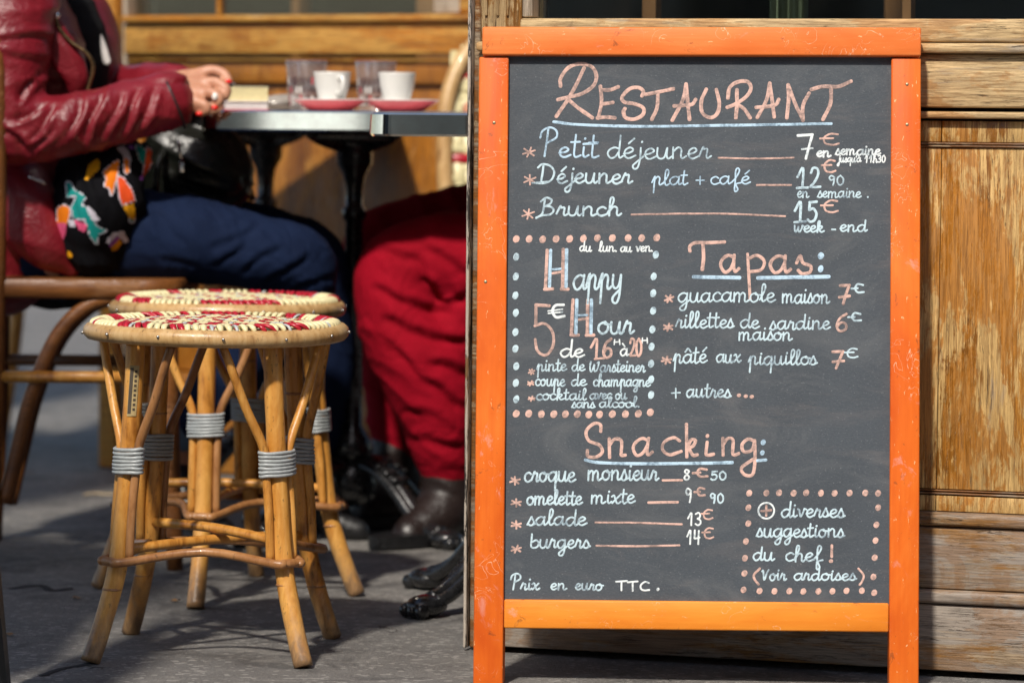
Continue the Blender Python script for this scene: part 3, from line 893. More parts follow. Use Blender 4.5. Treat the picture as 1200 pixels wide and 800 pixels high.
t = Script()
for st in (A((335, 205), (335, 160), (380, 98), (450, 75), (520, 95), (545, 150), (525, 205), (460, 250), (380, 270), (320, 285)),
           A((472, 100), (430, 190), (380, 280), (310, 382)), A((375, 280), (440, 335), (520, 390)),
           A((568, 208), (575, 300), (555, 392)), A((575, 228), (622, 228), (672, 210)), A((575, 312), (640, 302)), A((552, 392), (600, 387), (652, 392)),
           A((812, 262), (820, 235), (790, 215), (740, 222), (695, 270), (710, 300), (770, 310), (820, 335), (815, 375), (765, 400), (715, 390), (703, 355), (712, 338)),
           A((833, 255), (910, 240), (995, 222)), A((905, 245), (900, 330), (870, 400)),
           A((1070, 195), (1050, 290), (990, 405)), A((1070, 195), (1080, 300), (1090, 400)), A((1000, 322), (1060, 318), (1105, 312), (1125, 285)),
           Bq((88, 225), (60, 290), (65, 360), (110, 390), (150, 370), (165, 310), (148, 228)),
           Bq((215, 275), (225, 215), (270, 182), (330, 180), (350, 220), (320, 270), (260, 310), (212, 330)), Bq((268, 228), (268, 310), (262, 390)), Bq((268, 312), (310, 340), (345, 390)),
           Bq((460, 190), (440, 290), (388, 388)), Bq((460, 190), (475, 290), (486, 385)), Bq((382, 330), (450, 325), (495, 315), (512, 285)),
           Bq((560, 390), (570, 290), (568, 200)), Bq((568, 200), (610, 310), (652, 395)), Bq((655, 405), (655, 320), (690, 248)),
           Bq((705, 225), (770, 208), (860, 208), (936, 178)), Bq((820, 215), (815, 310), (772, 400))):
    t.stroke(st, 4.7, PINK)
t.stroke(A((295, 415), (450, 432), (800, 442), (1200, 437)) + Bq((450, 432), (820, 426)), 3.6, SKYB)
t.done('pink heading reading Restaurant with a blue underline')

t = Script()
t.word('Petit', 632, 701, 183, 11.5, SKYB, 2.6, 1.25, .03); t.stroke([(684, 169), (700, 168)], 3, SKYB)
t.word('déjeuner', 711, 833, 186, 12.5, BLUE, 2.3, 1.05)
t.line((842, 185), (885, 186), (930, 185))
t.stroke([(935, 159), (952, 158)], 3.4, WHITE); t.stroke([(952, 158), (948, 172), (944.5, 186)], 3.2, WHITE); t.stroke([(940, 175), (952, 174)], 2.6, WHITE)
t.num('€', 961, 983, 157, 170, PINK, 2.4)
t.word('en', 957, 973, 184, 6.5, WHITE, 2.5); t.word('semaine', 979, 1032, 181.5, 6.2, WHITE, 2.2); t.word("jusqu'à", 982, 1009, 190, 4.6, WHITE, 1.7); t.word('11h30', 1013, 1038, 190.5, 4.6, WHITE, 1.7)
t.word('Déjeuner', 628, 740, 215, 11, BLUE, 2.6, 1.0); t.stroke([(624, 214.5), (642, 213)], 2.3, BLUE)
t.word('plat', 764, 806, 217, 9.5, SKYB, 2.0, .95); t.line((816, 211.5), (825, 211.5), w=1.8, c=SKYB); t.line((820.5, 207), (820.5, 216), w=1.8, c=SKYB)
t.word('café', 832, 879, 216, 9, SKYB, 2.0)
t.line((887, 217), (927, 217), w=2.4)
t.num('12', 934, 961, 197, 220, BLUE, 3.2, .3); t.line((934, 220.5), (947, 220), w=3.2, c=BLUE)
t.num('€', 963, 979, 188, 202, PINK, 2.6); t.num('90', 971, 989, 206, 217, BLUE, 2.0, .2)
t.word('en', 934, 948, 231.5, 7, BLUE, 1.8); t.word('semaine', 958, 1009, 231.5, 6.8, BLUE, 1.8); t.dot(1017, 231, 1.2, BLUE)
t.word('Brunch', 630, 727, 253, 10.5, BLUE, 2.6, .98); 
t.line((740, 251.5), (800, 250.5), (850, 250.5), (920, 253.5), w=2.3)
t.num('15', 931, 958, 236.5, 260, BLUE, 3.4, .25); t.line((931, 260.5), (944, 259.5), w=3, c=BLUE)
t.num('€', 962, 982, 235, 249, PINK, 2.4); t.word('week', 930, 966, 272, 7.5, BLUE, 2.2, .85); t.line((975, 269), (979, 269), w=2.2, c=BLUE); t.word('end', 984, 1016, 271.5, 7.5, BLUE, 2.2, .85)
for x, y in ((620, 178.5), (621, 211), (619, 251)):
    t.star(x, y, 7.5)
t.done('breakfast, lunch and brunch lines with their prices')

t = Script()
for x, y in zip((605, 620, 636, 651.6, 667.6, 683.6, 700, 717.6, 736, 752, 769.6), (280, 280, 280.5, 280, 280, 279.5, 279, 279, 279, 279, 278.6)):
    t.dot(x, y, 4.4, PINK)
for x, y in zip((605, 619.6, 634.4, 649, 662.6, 676.6, 690, 702.6, 717.6, 733, 748, 762), (484.5, 484.5, 485, 485, 485, 485, 485.5, 485.5, 485, 485, 484.5, 483)):
    t.dot(x, y, 4.5, PINK)
for x, y in ((605, 301), (604.5, 324), (604, 346), (604.5, 366.5), (604, 389), (604, 408.5), (605, 429), (604.5, 448.5), (605, 467.5),
             (768.5, 298.5), (766, 324), (765.5, 343.5), (765.5, 364), (764.5, 386), (763.5, 406), (763, 426), (763, 444.5), (763, 462.5)):
    t.dot(x, y, 4.7, BLUE, .85)
C5 = lambda *p: Z(590, 200, 5, p)
D5 = lambda *p: Z(590, 350, 5, p)
t.word('du', 679, 693, 294.5, 5.8, WHITE, 1.9); t.word('lun.', 702, 724, 294.5, 5.8, WHITE, 1.8); t.word('au', 727, 740, 295, 5.8, WHITE, 1.8); t.word('ven.', 745, 766, 294.5, 5.8, WHITE, 1.8)
for q in (C5, D5):
    if q is C5:
        L = [((256, 467), (246, 690), 4.2, PINK), ((242, 695), (288, 692), 4, PINK), ((277, 467), (270, 676), 4, SKYB), ((290, 578), (340, 574), 2.8, SKYB), ((288, 601), (340, 594), 3.2, PINK),
             ((350, 462), (346, 690), 4.2, PINK), ((340, 694), (378, 694), 4, PINK), ((370, 464), (367, 678), 4.2, SKYB)]
    else:
        L = [((407, 8), (398, 210), 4.2, PINK), ((396, 213), (438, 213), 4, PINK), ((430, 8), (424, 200), 4.2, SKYB), ((440, 98), (490, 96), 2.8, SKYB), ((440, 122), (490, 116), 3, PINK),
             ((494, 8), (490, 210), 4, PINK), ((486, 214), (530, 213), 4, PINK), ((516, 8), (513, 200), 4.2, SKYB)]
    for a, b_, w, c in L:
        t.stroke(q(a, b_), w, c)
t.word('appy', 671, 731, 339, 17, BLUE, 2.9, 1)
t.stroke(D5((268, 42), (190, 36)), 4, PINK); t.stroke(D5((190, 36), (190, 155)), 3.8, PINK); t.stroke(D5((185, 158), (240, 145), (285, 190), (292, 270), (250, 330), (200, 305), (186, 240)), 3.6, PINK)
t.stroke(D5((352, 36), (305, 40), (288, 72), (308, 108), (356, 102)), 3.4, WHITE); t.stroke(D5((262, 72), (345, 62)), 2, WHITE); t.stroke(D5((264, 86), (345, 78)), 2, WHITE)
t.word('our', 700, 742, 390.5, 13.5, BLUE, 3.0)
t.word('de', 656, 685, 418, 9.5, WHITE, 2.6, 1.05)
t.num('16', 692, 718, 397, 419, PINK, 3.4, .15); t.line((697, 420.5), (708, 419.5), w=2.6)
t.num('H', 719.5, 727.5, 398, 403.5, WHITE, 1.7); t.word('à', 726.5, 737, 416.5, 8, WHITE, 2.2); t.num('20', 738, 752, 397, 417, PINK, 3, .15); t.num('H', 752, 760, 396, 402, WHITE, 1.7)
t.word('pinte', 629, 664, 434.5, 7.5, BLUE, 2.0); t.word('de', 670, 685, 434.5, 7, BLUE, 2.0); t.word('Warsteiner', 690, 756, 435.5, 7.5, BLUE, 2.0)
t.word('coupe', 627, 662, 452, 7.5, BLUE, 2.0); t.word('de', 669, 687, 452, 7, BLUE, 2.0); t.word('champagne', 695, 762, 452.5, 7.2, BLUE, 2.0)
t.word('cocktail', 628, 687, 468.5, 7, BLUE, 2.0, .95); t.word('avec', 691, 717, 467.5, 6.5, BLUE, 2.0); t.word('ou', 721, 734, 467.5, 6.5, BLUE, 2.0)
t.word('sans', 670, 697, 477.5, 6, BLUE, 1.9); t.word('alcool.', 702, 751, 477, 6.2, BLUE, 1.9)
for x, y in ((623, 435.5), (622, 449), (623, 467)):
    t.star(x, y, 3.6, w=2.2)
t.done('dotted happy hour box with its hours and drinks')

F6 = lambda *p: Z(770, 330, 4.286, p)
H4 = lambda *p: Z(810, 200, 5, p)
t = Script()
t.stroke([(808.5, 294), (808.5, 288.5), (815, 284.5), (830, 284.5), (849, 283.5)], 4.2, PINK); t.stroke([(823.8, 287), (824.5, 302), (823, 315.5)], 4.6, PINK)
t.word('a', 843.5, 866, 319.5, 19.5, PINK, 4.2, slant=0); t.stroke(H4((330, 490), (337, 600), (345, 750)), 3.8, PINK); t.stroke(H4((335, 515), (385, 497), (428, 530), (410, 580), (345, 592)), 4, PINK)
t.word('a', 901.5, 925, 319.5, 19.5, PINK, 4.2, slant=0); t.stroke(H4((618, 540), (640, 498), (655, 540), (700, 560), (695, 595), (650, 603), (628, 585)), 4.2, PINK)
t.dot(962, 299.8, 4.2, SKYB); t.dot(961.7, 315, 4.2, SKYB, .85)
t.stroke(H4((15, 622), (283, 627)), 4.6, SKYB); t.stroke(H4((392, 629), (560, 625), (805, 621)), 4.8, SKYB)
t.word('guacamole', 794, 908, 353.5, 10.5, BLUE, 2.2, .95); t.word('maison', 916, 972, 355, 10, BLUE, 2.2)
t.word('rillettes', 792, 860, 384, 9.5, BLUE, 2.2, .98); t.word('de', 867, 890, 384.5, 9.5, BLUE, 2.2, .9); t.word('sardine', 902, 973, 386, 9.5, BLUE, 2.2, .9)
t.word('maison', 865, 928, 398.5, 9, BLUE, 2.2)
t.word('pâté', 789, 828, 425, 10, BLUE, 2.2); t.word('aux', 839, 868, 424.5, 9, BLUE, 2.2); t.word('piquillos', 877, 957, 427, 9.5, BLUE, 2.2, .9)
for st in (F6((920, 20), (966, 18)), F6((966, 18), (950, 60), (935, 110)), F6((916, 78), (966, 72))): t.stroke(st, 3.6, PINK)
t.num('c', 998, 1012, 333, 343.5, BLUE, 2.6); t.num('6', 979, 994, 368, 388, PINK, 3.2); t.num('c', 994, 1009, 367, 376.5, BLUE, 2.6)
for st in (F6((882, 352), (934, 350)), F6((934, 350), (915, 395), (900, 434)), F6((884, 402), (938, 398))): t.stroke(st, 3.4, PINK)
t.num('€', 990, 1005, 408.5, 419, BLUE, 2.2)
t.line((787, 460.5), (797, 460), w=2, c=BLUE); t.line((792, 455), (792, 466), w=2, c=BLUE); t.word('autres', 804, 856, 465.5, 9, BLUE, 2.2, .95)
for x, y in ((866, 463), (874, 464), (881, 464.6)): t.dot(x, y, 2.2, PINK, 1.3)
for x, y in ((784, 350), (783, 383.5), (781, 422)): t.star(x, y, 5.6, w=2.6)
t.done('tapas list under a pink heading')

S7 = lambda *p: Z(590, 490, 5, p)
S8 = lambda *p: Z(810, 490, 3.638, p)
t = Script()
for st in (S7((570, 75), (568, 38), (530, 30), (485, 75), (500, 130), (560, 155), (580, 195), (545, 225), (495, 222), (492, 188)),
           S7((620, 120), (622, 228)), S7((622, 155), (650, 122), (690, 130), (690, 190), (690, 215), (713, 215)),
           S7((1072, 35), (1074, 225)), S7((1080, 165), (1100, 125), (1125, 130), (1110, 162), (1082, 172)), S7((1085, 172), (1110, 215), (1135, 213)),
           S8((68, 102), (63, 148), (72, 157), (95, 152)), S8((135, 85), (136, 156)), S8((136, 112), (155, 86), (178, 92), (176, 145), (184, 156), (202, 150)),
           S8((270, 97), (242, 88), (217, 112), (225, 142), (258, 135), (270, 100)), S8((270, 95), (272, 175), (262, 238), (228, 240), (214, 212), (245, 186), (272, 170))):
    t.stroke(st, 4.2, PINK)
t.word('a', 740, 763, 533.5, 20, PINK, 4.0, slant=.1); t.word('c', 773, 797, 533.5, 20, PINK, 4.0, slant=.1)
t.dot(829, 510.5, 2.4, PINK); t.dot(894.4, 518, 3.4, SKYB); t.dot(893.3, 530.3, 3, SKYB)
t.stroke(S7((480, 243), (560, 259), (800, 265), (1190, 262)) + S8((175, 188)), 4, SKYB); t.stroke(S8((282, 180), (318, 177)), 3.8, SKYB)
t.word('croque', 614, 674, 564, 11, BLUE, 2.6); t.word('monsieur', 688, 771, 562, 11, BLUE, 2.5)
t.line((777, 562.6), (799, 562.4), w=3); t.num('8', 801, 809, 550, 562, WHITE, 2.3); t.num('c', 812, 829, 549, 559, PINK, 3); t.num('50', 833, 851, 552, 562, BLUE, 2.3, .25)
t.word('omelette', 617, 682, 591, 9.5, BLUE, 2.5, .88); t.word('mixte', 692, 744, 589.5, 9.5, BLUE, 2.3, .95)
t.line((760, 588.6), (794, 588), w=3.2); t.num('9', 803, 811, 572, 588, WHITE, 2.3); t.num('c', 814, 826, 571.5, 581, PINK, 2.8); t.num('90', 832, 848, 578, 589, BLUE, 2.2, .25)
t.word('salade', 618, 687, 615, 9.5, BLUE, 2.4, .95)
t.line((698, 611.8), (750, 612.2), (799, 614), w=2.5); t.num('13', 806, 822, 600.5, 615, WHITE, 2.2, .2); t.num('€', 822, 835, 597, 608, PINK, 2.2)
t.word('burgers', 621, 691, 641.5, 9.5, BLUE, 2.4, .8)
t.line((699, 639), (750, 639.5), (796, 638.6), w=2.6); t.num('14', 805, 820, 621, 637, WHITE, 2.3, .2); t.num('€', 823, 836, 618.5, 630.5, PINK, 2.2)
t.word('Prix', 598, 632, 690.5, 7.5, BLUE, 2.3, 1.05); t.word('en', 645, 664, 690.5, 7.2, BLUE, 2.2); t.word('euro', 674, 706, 691, 7.2, BLUE, 2.2); t.word('TTC', 722, 763, 691.5, 6.6, WHITE, 2.3, .95, slant=0); t.dot(771, 690, 2, WHITE)
for x, y in ((603.5, 563), (605, 589), (605, 614.5), (605, 643)): t.star(x, y, 5.8, w=2.5)
t.done('snack list under a pink heading with the price note')

t = Script()
for x in (878, 898, 913, 930, 944.7, 962, 978, 995.5, 1014, 1029): t.dot(x, 577.5 + rnd.uniform(-.6, .6), 3.9, PINK)
for x, y in ((877, 594.5), (877, 613), (874, 634), (873, 653.5), (872.4, 671.4), (871.3, 690.6), (1029, 594.5), (1027, 614.5), (1026, 633), (1025, 653), (1023.6, 675.5), (1024.4, 694)): t.dot(x, y, 3.8, PINK)
for x in (890, 907.6, 925, 941.4, 959, 975.5, 992, 1010): t.dot(x, 692 + rnd.uniform(-.5, .5), 3.8, PINK)
t.stroke([(898 + 9.3 * cos(a * .45 + 1.5), 598 - 9.3 * sin(a * .45 + 1.5)) for a in range(15)], 2.3, WHITE)
t.line((892.5, 598.5), (903.5, 597.5), w=3); t.line((898, 592.5), (898, 603.5), w=3)
t.word('diverses', 915, 990, 605.5, 9.5, BLUE, 2.3, .95); t.word('suggestions', 886.5, 989, 629, 9.5, BLUE, 2.3, .9)
t.word('du', 882, 907, 656.5, 9, BLUE, 2.3, .85); t.word('chef', 920, 964, 657, 9.5, BLUE, 2.3, .95)
t.stroke(S8((600, 542), (599, 588)), 3.4, PINK); t.dot(973.8, 657, 2.2, PINK, 1.3)
t.stroke(S8((292, 640), (268, 665), (270, 685), (287, 706)), 3, PINK); t.word('Voir', 892.5, 921, 679.5, 7.8, BLUE, 2.2, .95); t.word('ardoises', 930, 1003, 679.5, 7.8, BLUE, 2.2, .9); t.stroke(S8((713, 640), (735, 668), (728, 695), (718, 708)), 2.6, PINK)
t.done('dotted pink box with a note on suggestions')

# ------------------------------------------------------------------ rattan stools
def rattan_mat(name, light, mid_, dark):
    m, nt, b = new_mat(name)
    v = coords(nt, (38, 38, 9)); v2 = coords(nt, (9, 9, 5)); v3 = coords(nt, (300, 300, 25))
    n = tnoise(nt, v, 1.3, 5, .65, .5); n2 = tnoise(nt, v2, 1.4, 4, .6, .5); n3 = tnoise(nt, v3, 1, 3, .6)
    f = mathn(nt, 'ADD', mathn(nt, 'MULTIPLY', n, .6), mathn(nt, 'MULTIPLY', n2, .4))
    col = ramp(nt, f, [(.38, dark), (.46, mid_), (.58, light)])
    col = mixc(nt, mathn(nt, 'MULTIPLY', ramp(nt, n3, [(.35, 1), (.6, 0)]), .4), col, mid_)
    sp = tnoise(nt, coords(nt, (150, 150, 60)), 1.2, 5, .75, .3)
    col = mixc(nt, ramp(nt, sp, [(.60, 0), (.67, .8)]), col, (.07, .035, .012))
    # scuffed, dirty lower ends
    sc = tnoise(nt, coords(nt, (60, 60, 22)), 1.3, 5, .7, .6)
    tc = nt.nodes.new('ShaderNodeTexCoord'); sx = nt.nodes.new('ShaderNodeSeparateXYZ'); nt.links.new(tc.outputs['Object'], sx.inputs[0])
    low = mathn(nt, 'ADD', mathn(nt, 'MULTIPLY', sc, .16), mathn(nt, 'MULTIPLY', sx.outputs[2], -1.0))
    col = mixc(nt, mathn(nt, 'MULTIPLY', ramp(nt, mathn(nt, 'ADD', low, .5), [(.49, 0), (.56, 1)]), .75), col, (.30, .19, .10))
    col = mixc(nt, mathn(nt, 'MULTIPLY', ramp(nt, mathn(nt, 'ADD', low, .5), [(.545, 0), (.58, 1)]), .6), col, (.10, .06, .035))
    setin(nt, b, 'Base Color', col)
    setin(nt, b, 'Roughness', ramp(nt, n, [(.3, .26), (.7, .48)]))
    b.inputs['Coat Weight'].default_value = .15
    bump(nt, b, mathn(nt, 'ADD', n3, sp), .3, .0012)
    return m
RATTAN = rattan_mat('honey_rattan', (.68, .345, .08), (.50, .21, .035), (.22, .075, .011))
RATTAN_D = rattan_mat('brown_rattan', (.40, .19, .07), (.28, .12, .04), (.13, .05, .016))
RATTAN_P = rattan_mat('pale_rattan', (.62, .42, .20), (.50, .30, .12), (.28, .14, .05))
WRAP = plain('grey_binding', (.34, .36, .36), .36, var=.15, scale=200)
WV_CREAM = plain('cream_plastic_weave', (.74, .66, .38), .38, var=.12, scale=160)
WV_RED = plain('crimson_plastic_weave', (.42, .012, .028), .32, var=.25, scale=160)
WV_GREY = plain('grey_plastic_weave', (.44, .46, .46), .4, var=.15, scale=160)
STEEL = plain('nail_steel', (.5, .48, .45), .3, metal=1.0)
PLATE = plain('maker_label', (.40, .30, .14), .5, var=.2, scale=120)
PLATE_D = plain('label_print', (.06, .045, .03), .6)

def leg_path(a, k=1.0):
    """centre line of one stool leg in direction a"""
    c, s = cos(a), sin(a)
    return [(c * r * k, s * r * k, z) for r, z in ((.128, .422), (.131, .36), (.138, .27), (.148, .18), (.156, .125), (.167, .085), (.185, .035), (.199, .002))]
def weave(R0, sp, rows, thick):
    """two-over-two weave of plastic strips, gently domed"""
    b = MB(); n = int(R0 / sp)
    up = Vector((0, 0, 1))
    for ax in (0, 1):
        for j in range(-n, n + 1):
            y = j * sp
            half = math.sqrt(max(0, R0 * R0 - y * y))
            if half < sp: continue
            pts = []
            m_ = int(half / sp)
            for i2 in range(-2 * m_ - 1, 2 * m_ + 2):
                x = i2 * sp / 2
                i = i2 / 2
                ph = ((i + j + (0 if ax == 0 else 2)) % 4) / 4 * 2 * pi
                z = .011 * (1 - (x * x + y * y) / (R0 * R0)) + thick * (cos(ph - pi / 4) * (1 if ax == 0 else 1))
                pts.append((x, y + .0004 * mnoise.noise((x * 60, j, ax)), z) if ax == 0 else (y + .0004 * mnoise.noise((x * 60, j, ax)), x, z))
            col = rows(ax, j)
            b.ribbon(pts, sp * .97 if col != 2 else sp * .6, up, sp * .13, col)
    return b
def make_stool(label, rows, wrapmix, plate_leg=None):
    t = thing('rattan_stool', label, 'stool', group='rattan stools with woven seats')
    ring = MB()
    q = []
    for k in range(40):
        a = 2 * pi * k / 40
        r = .1655 * (1 + .008 * sin(3 * a + .6))
        q.append((r * cos(a), r * sin(a), .428 + .0015 * sin(2 * a)))
    ring.tube(q, .0116, 12, closed=True)
    seat = ring.build('seat_ring', RATTAN_P, t)
    nb = MB()
    for k in range(13):
        a = 2 * pi * k / 13 + .1
        MB().ball((.1782 * cos(a), .1782 * sin(a), .4285 + .002 * sin(k * 5)), .0022, u=8, v=6).build('upholstery_nail', STEEL, seat)
    w = weave(.156, .0086, rows, .0013)
    for p in w.v:
        p.z += .436
    rr = random.Random(3)
    k = 0
    while k < 96:
        a = 2 * pi * k / 96
        run, col = rr.choice(wrapmix)
        for i in range(run):
            a = 2 * pi * (k + i) / 96
            tw = (.075 if col == 1 else .02) * (1 if i % 2 else .6)
            pts = [(.140 * cos(a - tw), .140 * sin(a - tw), .4385), (.152 * cos(a - tw * .3), .152 * sin(a - tw * .3), .4445), (.1615 * cos(a + tw * .4), .1615 * sin(a + tw * .4), .4425), (.165 * cos(a + tw), .165 * sin(a + tw), .4365)]
            w.tube(pts, [.0022, .0042, .0045, .003] if col != 2 else [.0016, .0025, .0025, .002], 6, col, True, 3, flat=(1, 1, .55))
        k += run
    w.build('woven_seat', [WV_CREAM, WV_RED, WV_GREY], t)
    for i in range(4):
        a = pi / 4 + i * pi / 2
        lp = leg_path(a)
        q = spline(lp, 5)
        rad = [.0128 + .0006 * mnoise.noise((p[2] * 30, i * 3.3, 1)) for p in q]
        lg = MB().tube(q, rad, 14).build('leg', RATTAN, t)
        for z in (.075 + .01 * i, .34 - .03 * i):
            kb = MB()
            fz_ = min(q, key=lambda p: abs(p[2] - z))
            kb.tube([(fz_[0], fz_[1], z - .0022), (fz_[0], fz_[1], z), (fz_[0], fz_[1], z + .0022)], [.0125, .0137, .0125], 14)
            kb.build('cane_joint', RATTAN_D, lg)
        c, s = cos(a), sin(a)
        tx, ty = -s, c                                       # sideways, along the rim
        for sd in (-1, 1):
            def pt(r, z, side):
                return (c * r + tx * sd * side, s * r + ty * sd * side, z)
            def pol(r_, da, z):
                return (r_ * cos(a + sd * da), r_ * sin(a + sd * da), z)
            path = [pt(.150, .135, .0185), pt(.147, .19, .0185), pt(.140, .25, .0185), pt(.137, .285, .0215), pol(.140, .33, .335), pol(.145, .47, .385), pol(.149, .56, .418)]
            MB().tube(path, [.0058, .0058, .006, .0062, .0062, .006, .0058], 10, 0, True, 5).build('brace', RATTAN if (i + sd) % 3 else RATTAN_D, t)
        wb = MB()
        for k2 in range(7):
            z = .248 + k2 * .0050
            r = .1405 - (z - .246) * .06
            loop = []
            for m_ in range(28):
                th = 2 * pi * m_ / 28
                ex, ey = .0262 * cos(th), .0152 * sin(th)
                if abs(cos(th)) > .5: ey *= .92
                # across the rim direction the loop takes in both braces
                jj = 1 + .035 * mnoise.noise((k2 * 2.3, i * 5.1, cos(th)))
                loop.append((c * (r + ey * jj) + tx * ex * jj, s * (r + ey * jj) + ty * ex * jj, z + .0013 * cos(th + k2 * .15) + .0012 * mnoise.noise((k2 * 3.1, i * 2.2, sin(th) * 1.5))))
            wb.tube(loop, .0025, 7, closed=True)
        wb.build('binding', WRAP, t)
    # the loop of cane round the legs and the crossed stretchers inside it
    q = []
    for i in range(4):
        a = pi / 4 + i * pi / 2
        for da, r, z in ((-.13, .163, .128), (-.06, .1695, .128), (.06, .1695, .128), (.13, .163, .128), (pi / 4, .088, .139)):
            q.append((r * cos(a + da), r * sin(a + da), z + .002 * i))
    MB().tube(q, .0062, 10, closed=True, n=4).build('stretcher_loop', RATTAN_D, t)
    for i in range(2):
        a = pi / 4 + i * pi / 2
        MB().tube([(-.150 * cos(a), -.150 * sin(a), .146 + .014 * i), (0, 0, .150 + .015 * i), (.150 * cos(a), .150 * sin(a), .146 + .014 * i)], .0068, 10, n=4).build('stretcher', RATTAN, t)
    if plate_leg is not None:
        a = pi / 4 + plate_leg * pi / 2
        # a small paper label wrapped on the outside of one leg
        pb = MB()
        az = -pi / 2 - STOOL_ROT + .1
        for lo, hi, r_, mi, h0, h1 in ((-.5, .42, .0136, 0, .322, .388), (-.46, -.12, .0138, 1, .325, .385)):
            vs, fs_ = [], []
            for z in (h0, h1):
                rr_ = .131 + (.36 - z) * .08
                for k in range(9):
                    th = az + lo + (hi - lo) * k / 8
                    vs.append((rr_ * cos(a) + r_ * cos(th), rr_ * sin(a) + r_ * sin(th), z))
            fs_ = [[k, k + 1, 9 + k + 1, 9 + k] for k in range(8)]
            pb.add(vs, fs_, mi)
        for k in range(9):
            z = .329 + k * .0062
            rr_ = .131 + (.36 - z) * .08
            vs = []
            for zz in (z, z + .0034):
                for th in (az + .02, az + .26):
                    vs.append((rr_ * cos(a) + .0139 * cos(th), rr_ * sin(a) + .0139 * sin(th), zz))
            pb.add(vs, [[0, 1, 3, 2]], 1)
        pb.build('maker_tag', [PLATE, PLATE_D], t)
    return t
STOOL_ROT = R(-5)
def rowsA(ax, j):
    if ax == 0: return (0, 0, 2, 0, 1, 0, 1, 0)[j % 8]
    return (0, 1, 1, 0, 2, 1, 0)[j % 7]
def rowsB(ax, j):
    if ax == 0: return (0, 0, 0, 0, 2)[j % 5]
    return (1, 1, 0, 0, 0, 0)[j % 6]
mixA = [(3, 0), (2, 1), (1, 1), (3, 0), (1, 2), (1, 2), (2, 0), (1, 1), (2, 1)]
st1 = make_stool('honey rattan stool with a small paper label on one leg, nearest the chalkboard', rowsA, mixA, plate_leg=2)
st1.location = (-.395, 5.05, 0); st1.rotation_euler = (0, 0, STOOL_ROT)
st2 = make_stool('honey rattan stool with red diagonal stripes in its seat, standing behind the labelled stool', rowsB, [(5, 0), (3, 1), (1, 2), (4, 0), (2, 1)])
st2.location = (-.424, 5.66, 0); st2.rotation_euler = (0, 0, R(36))

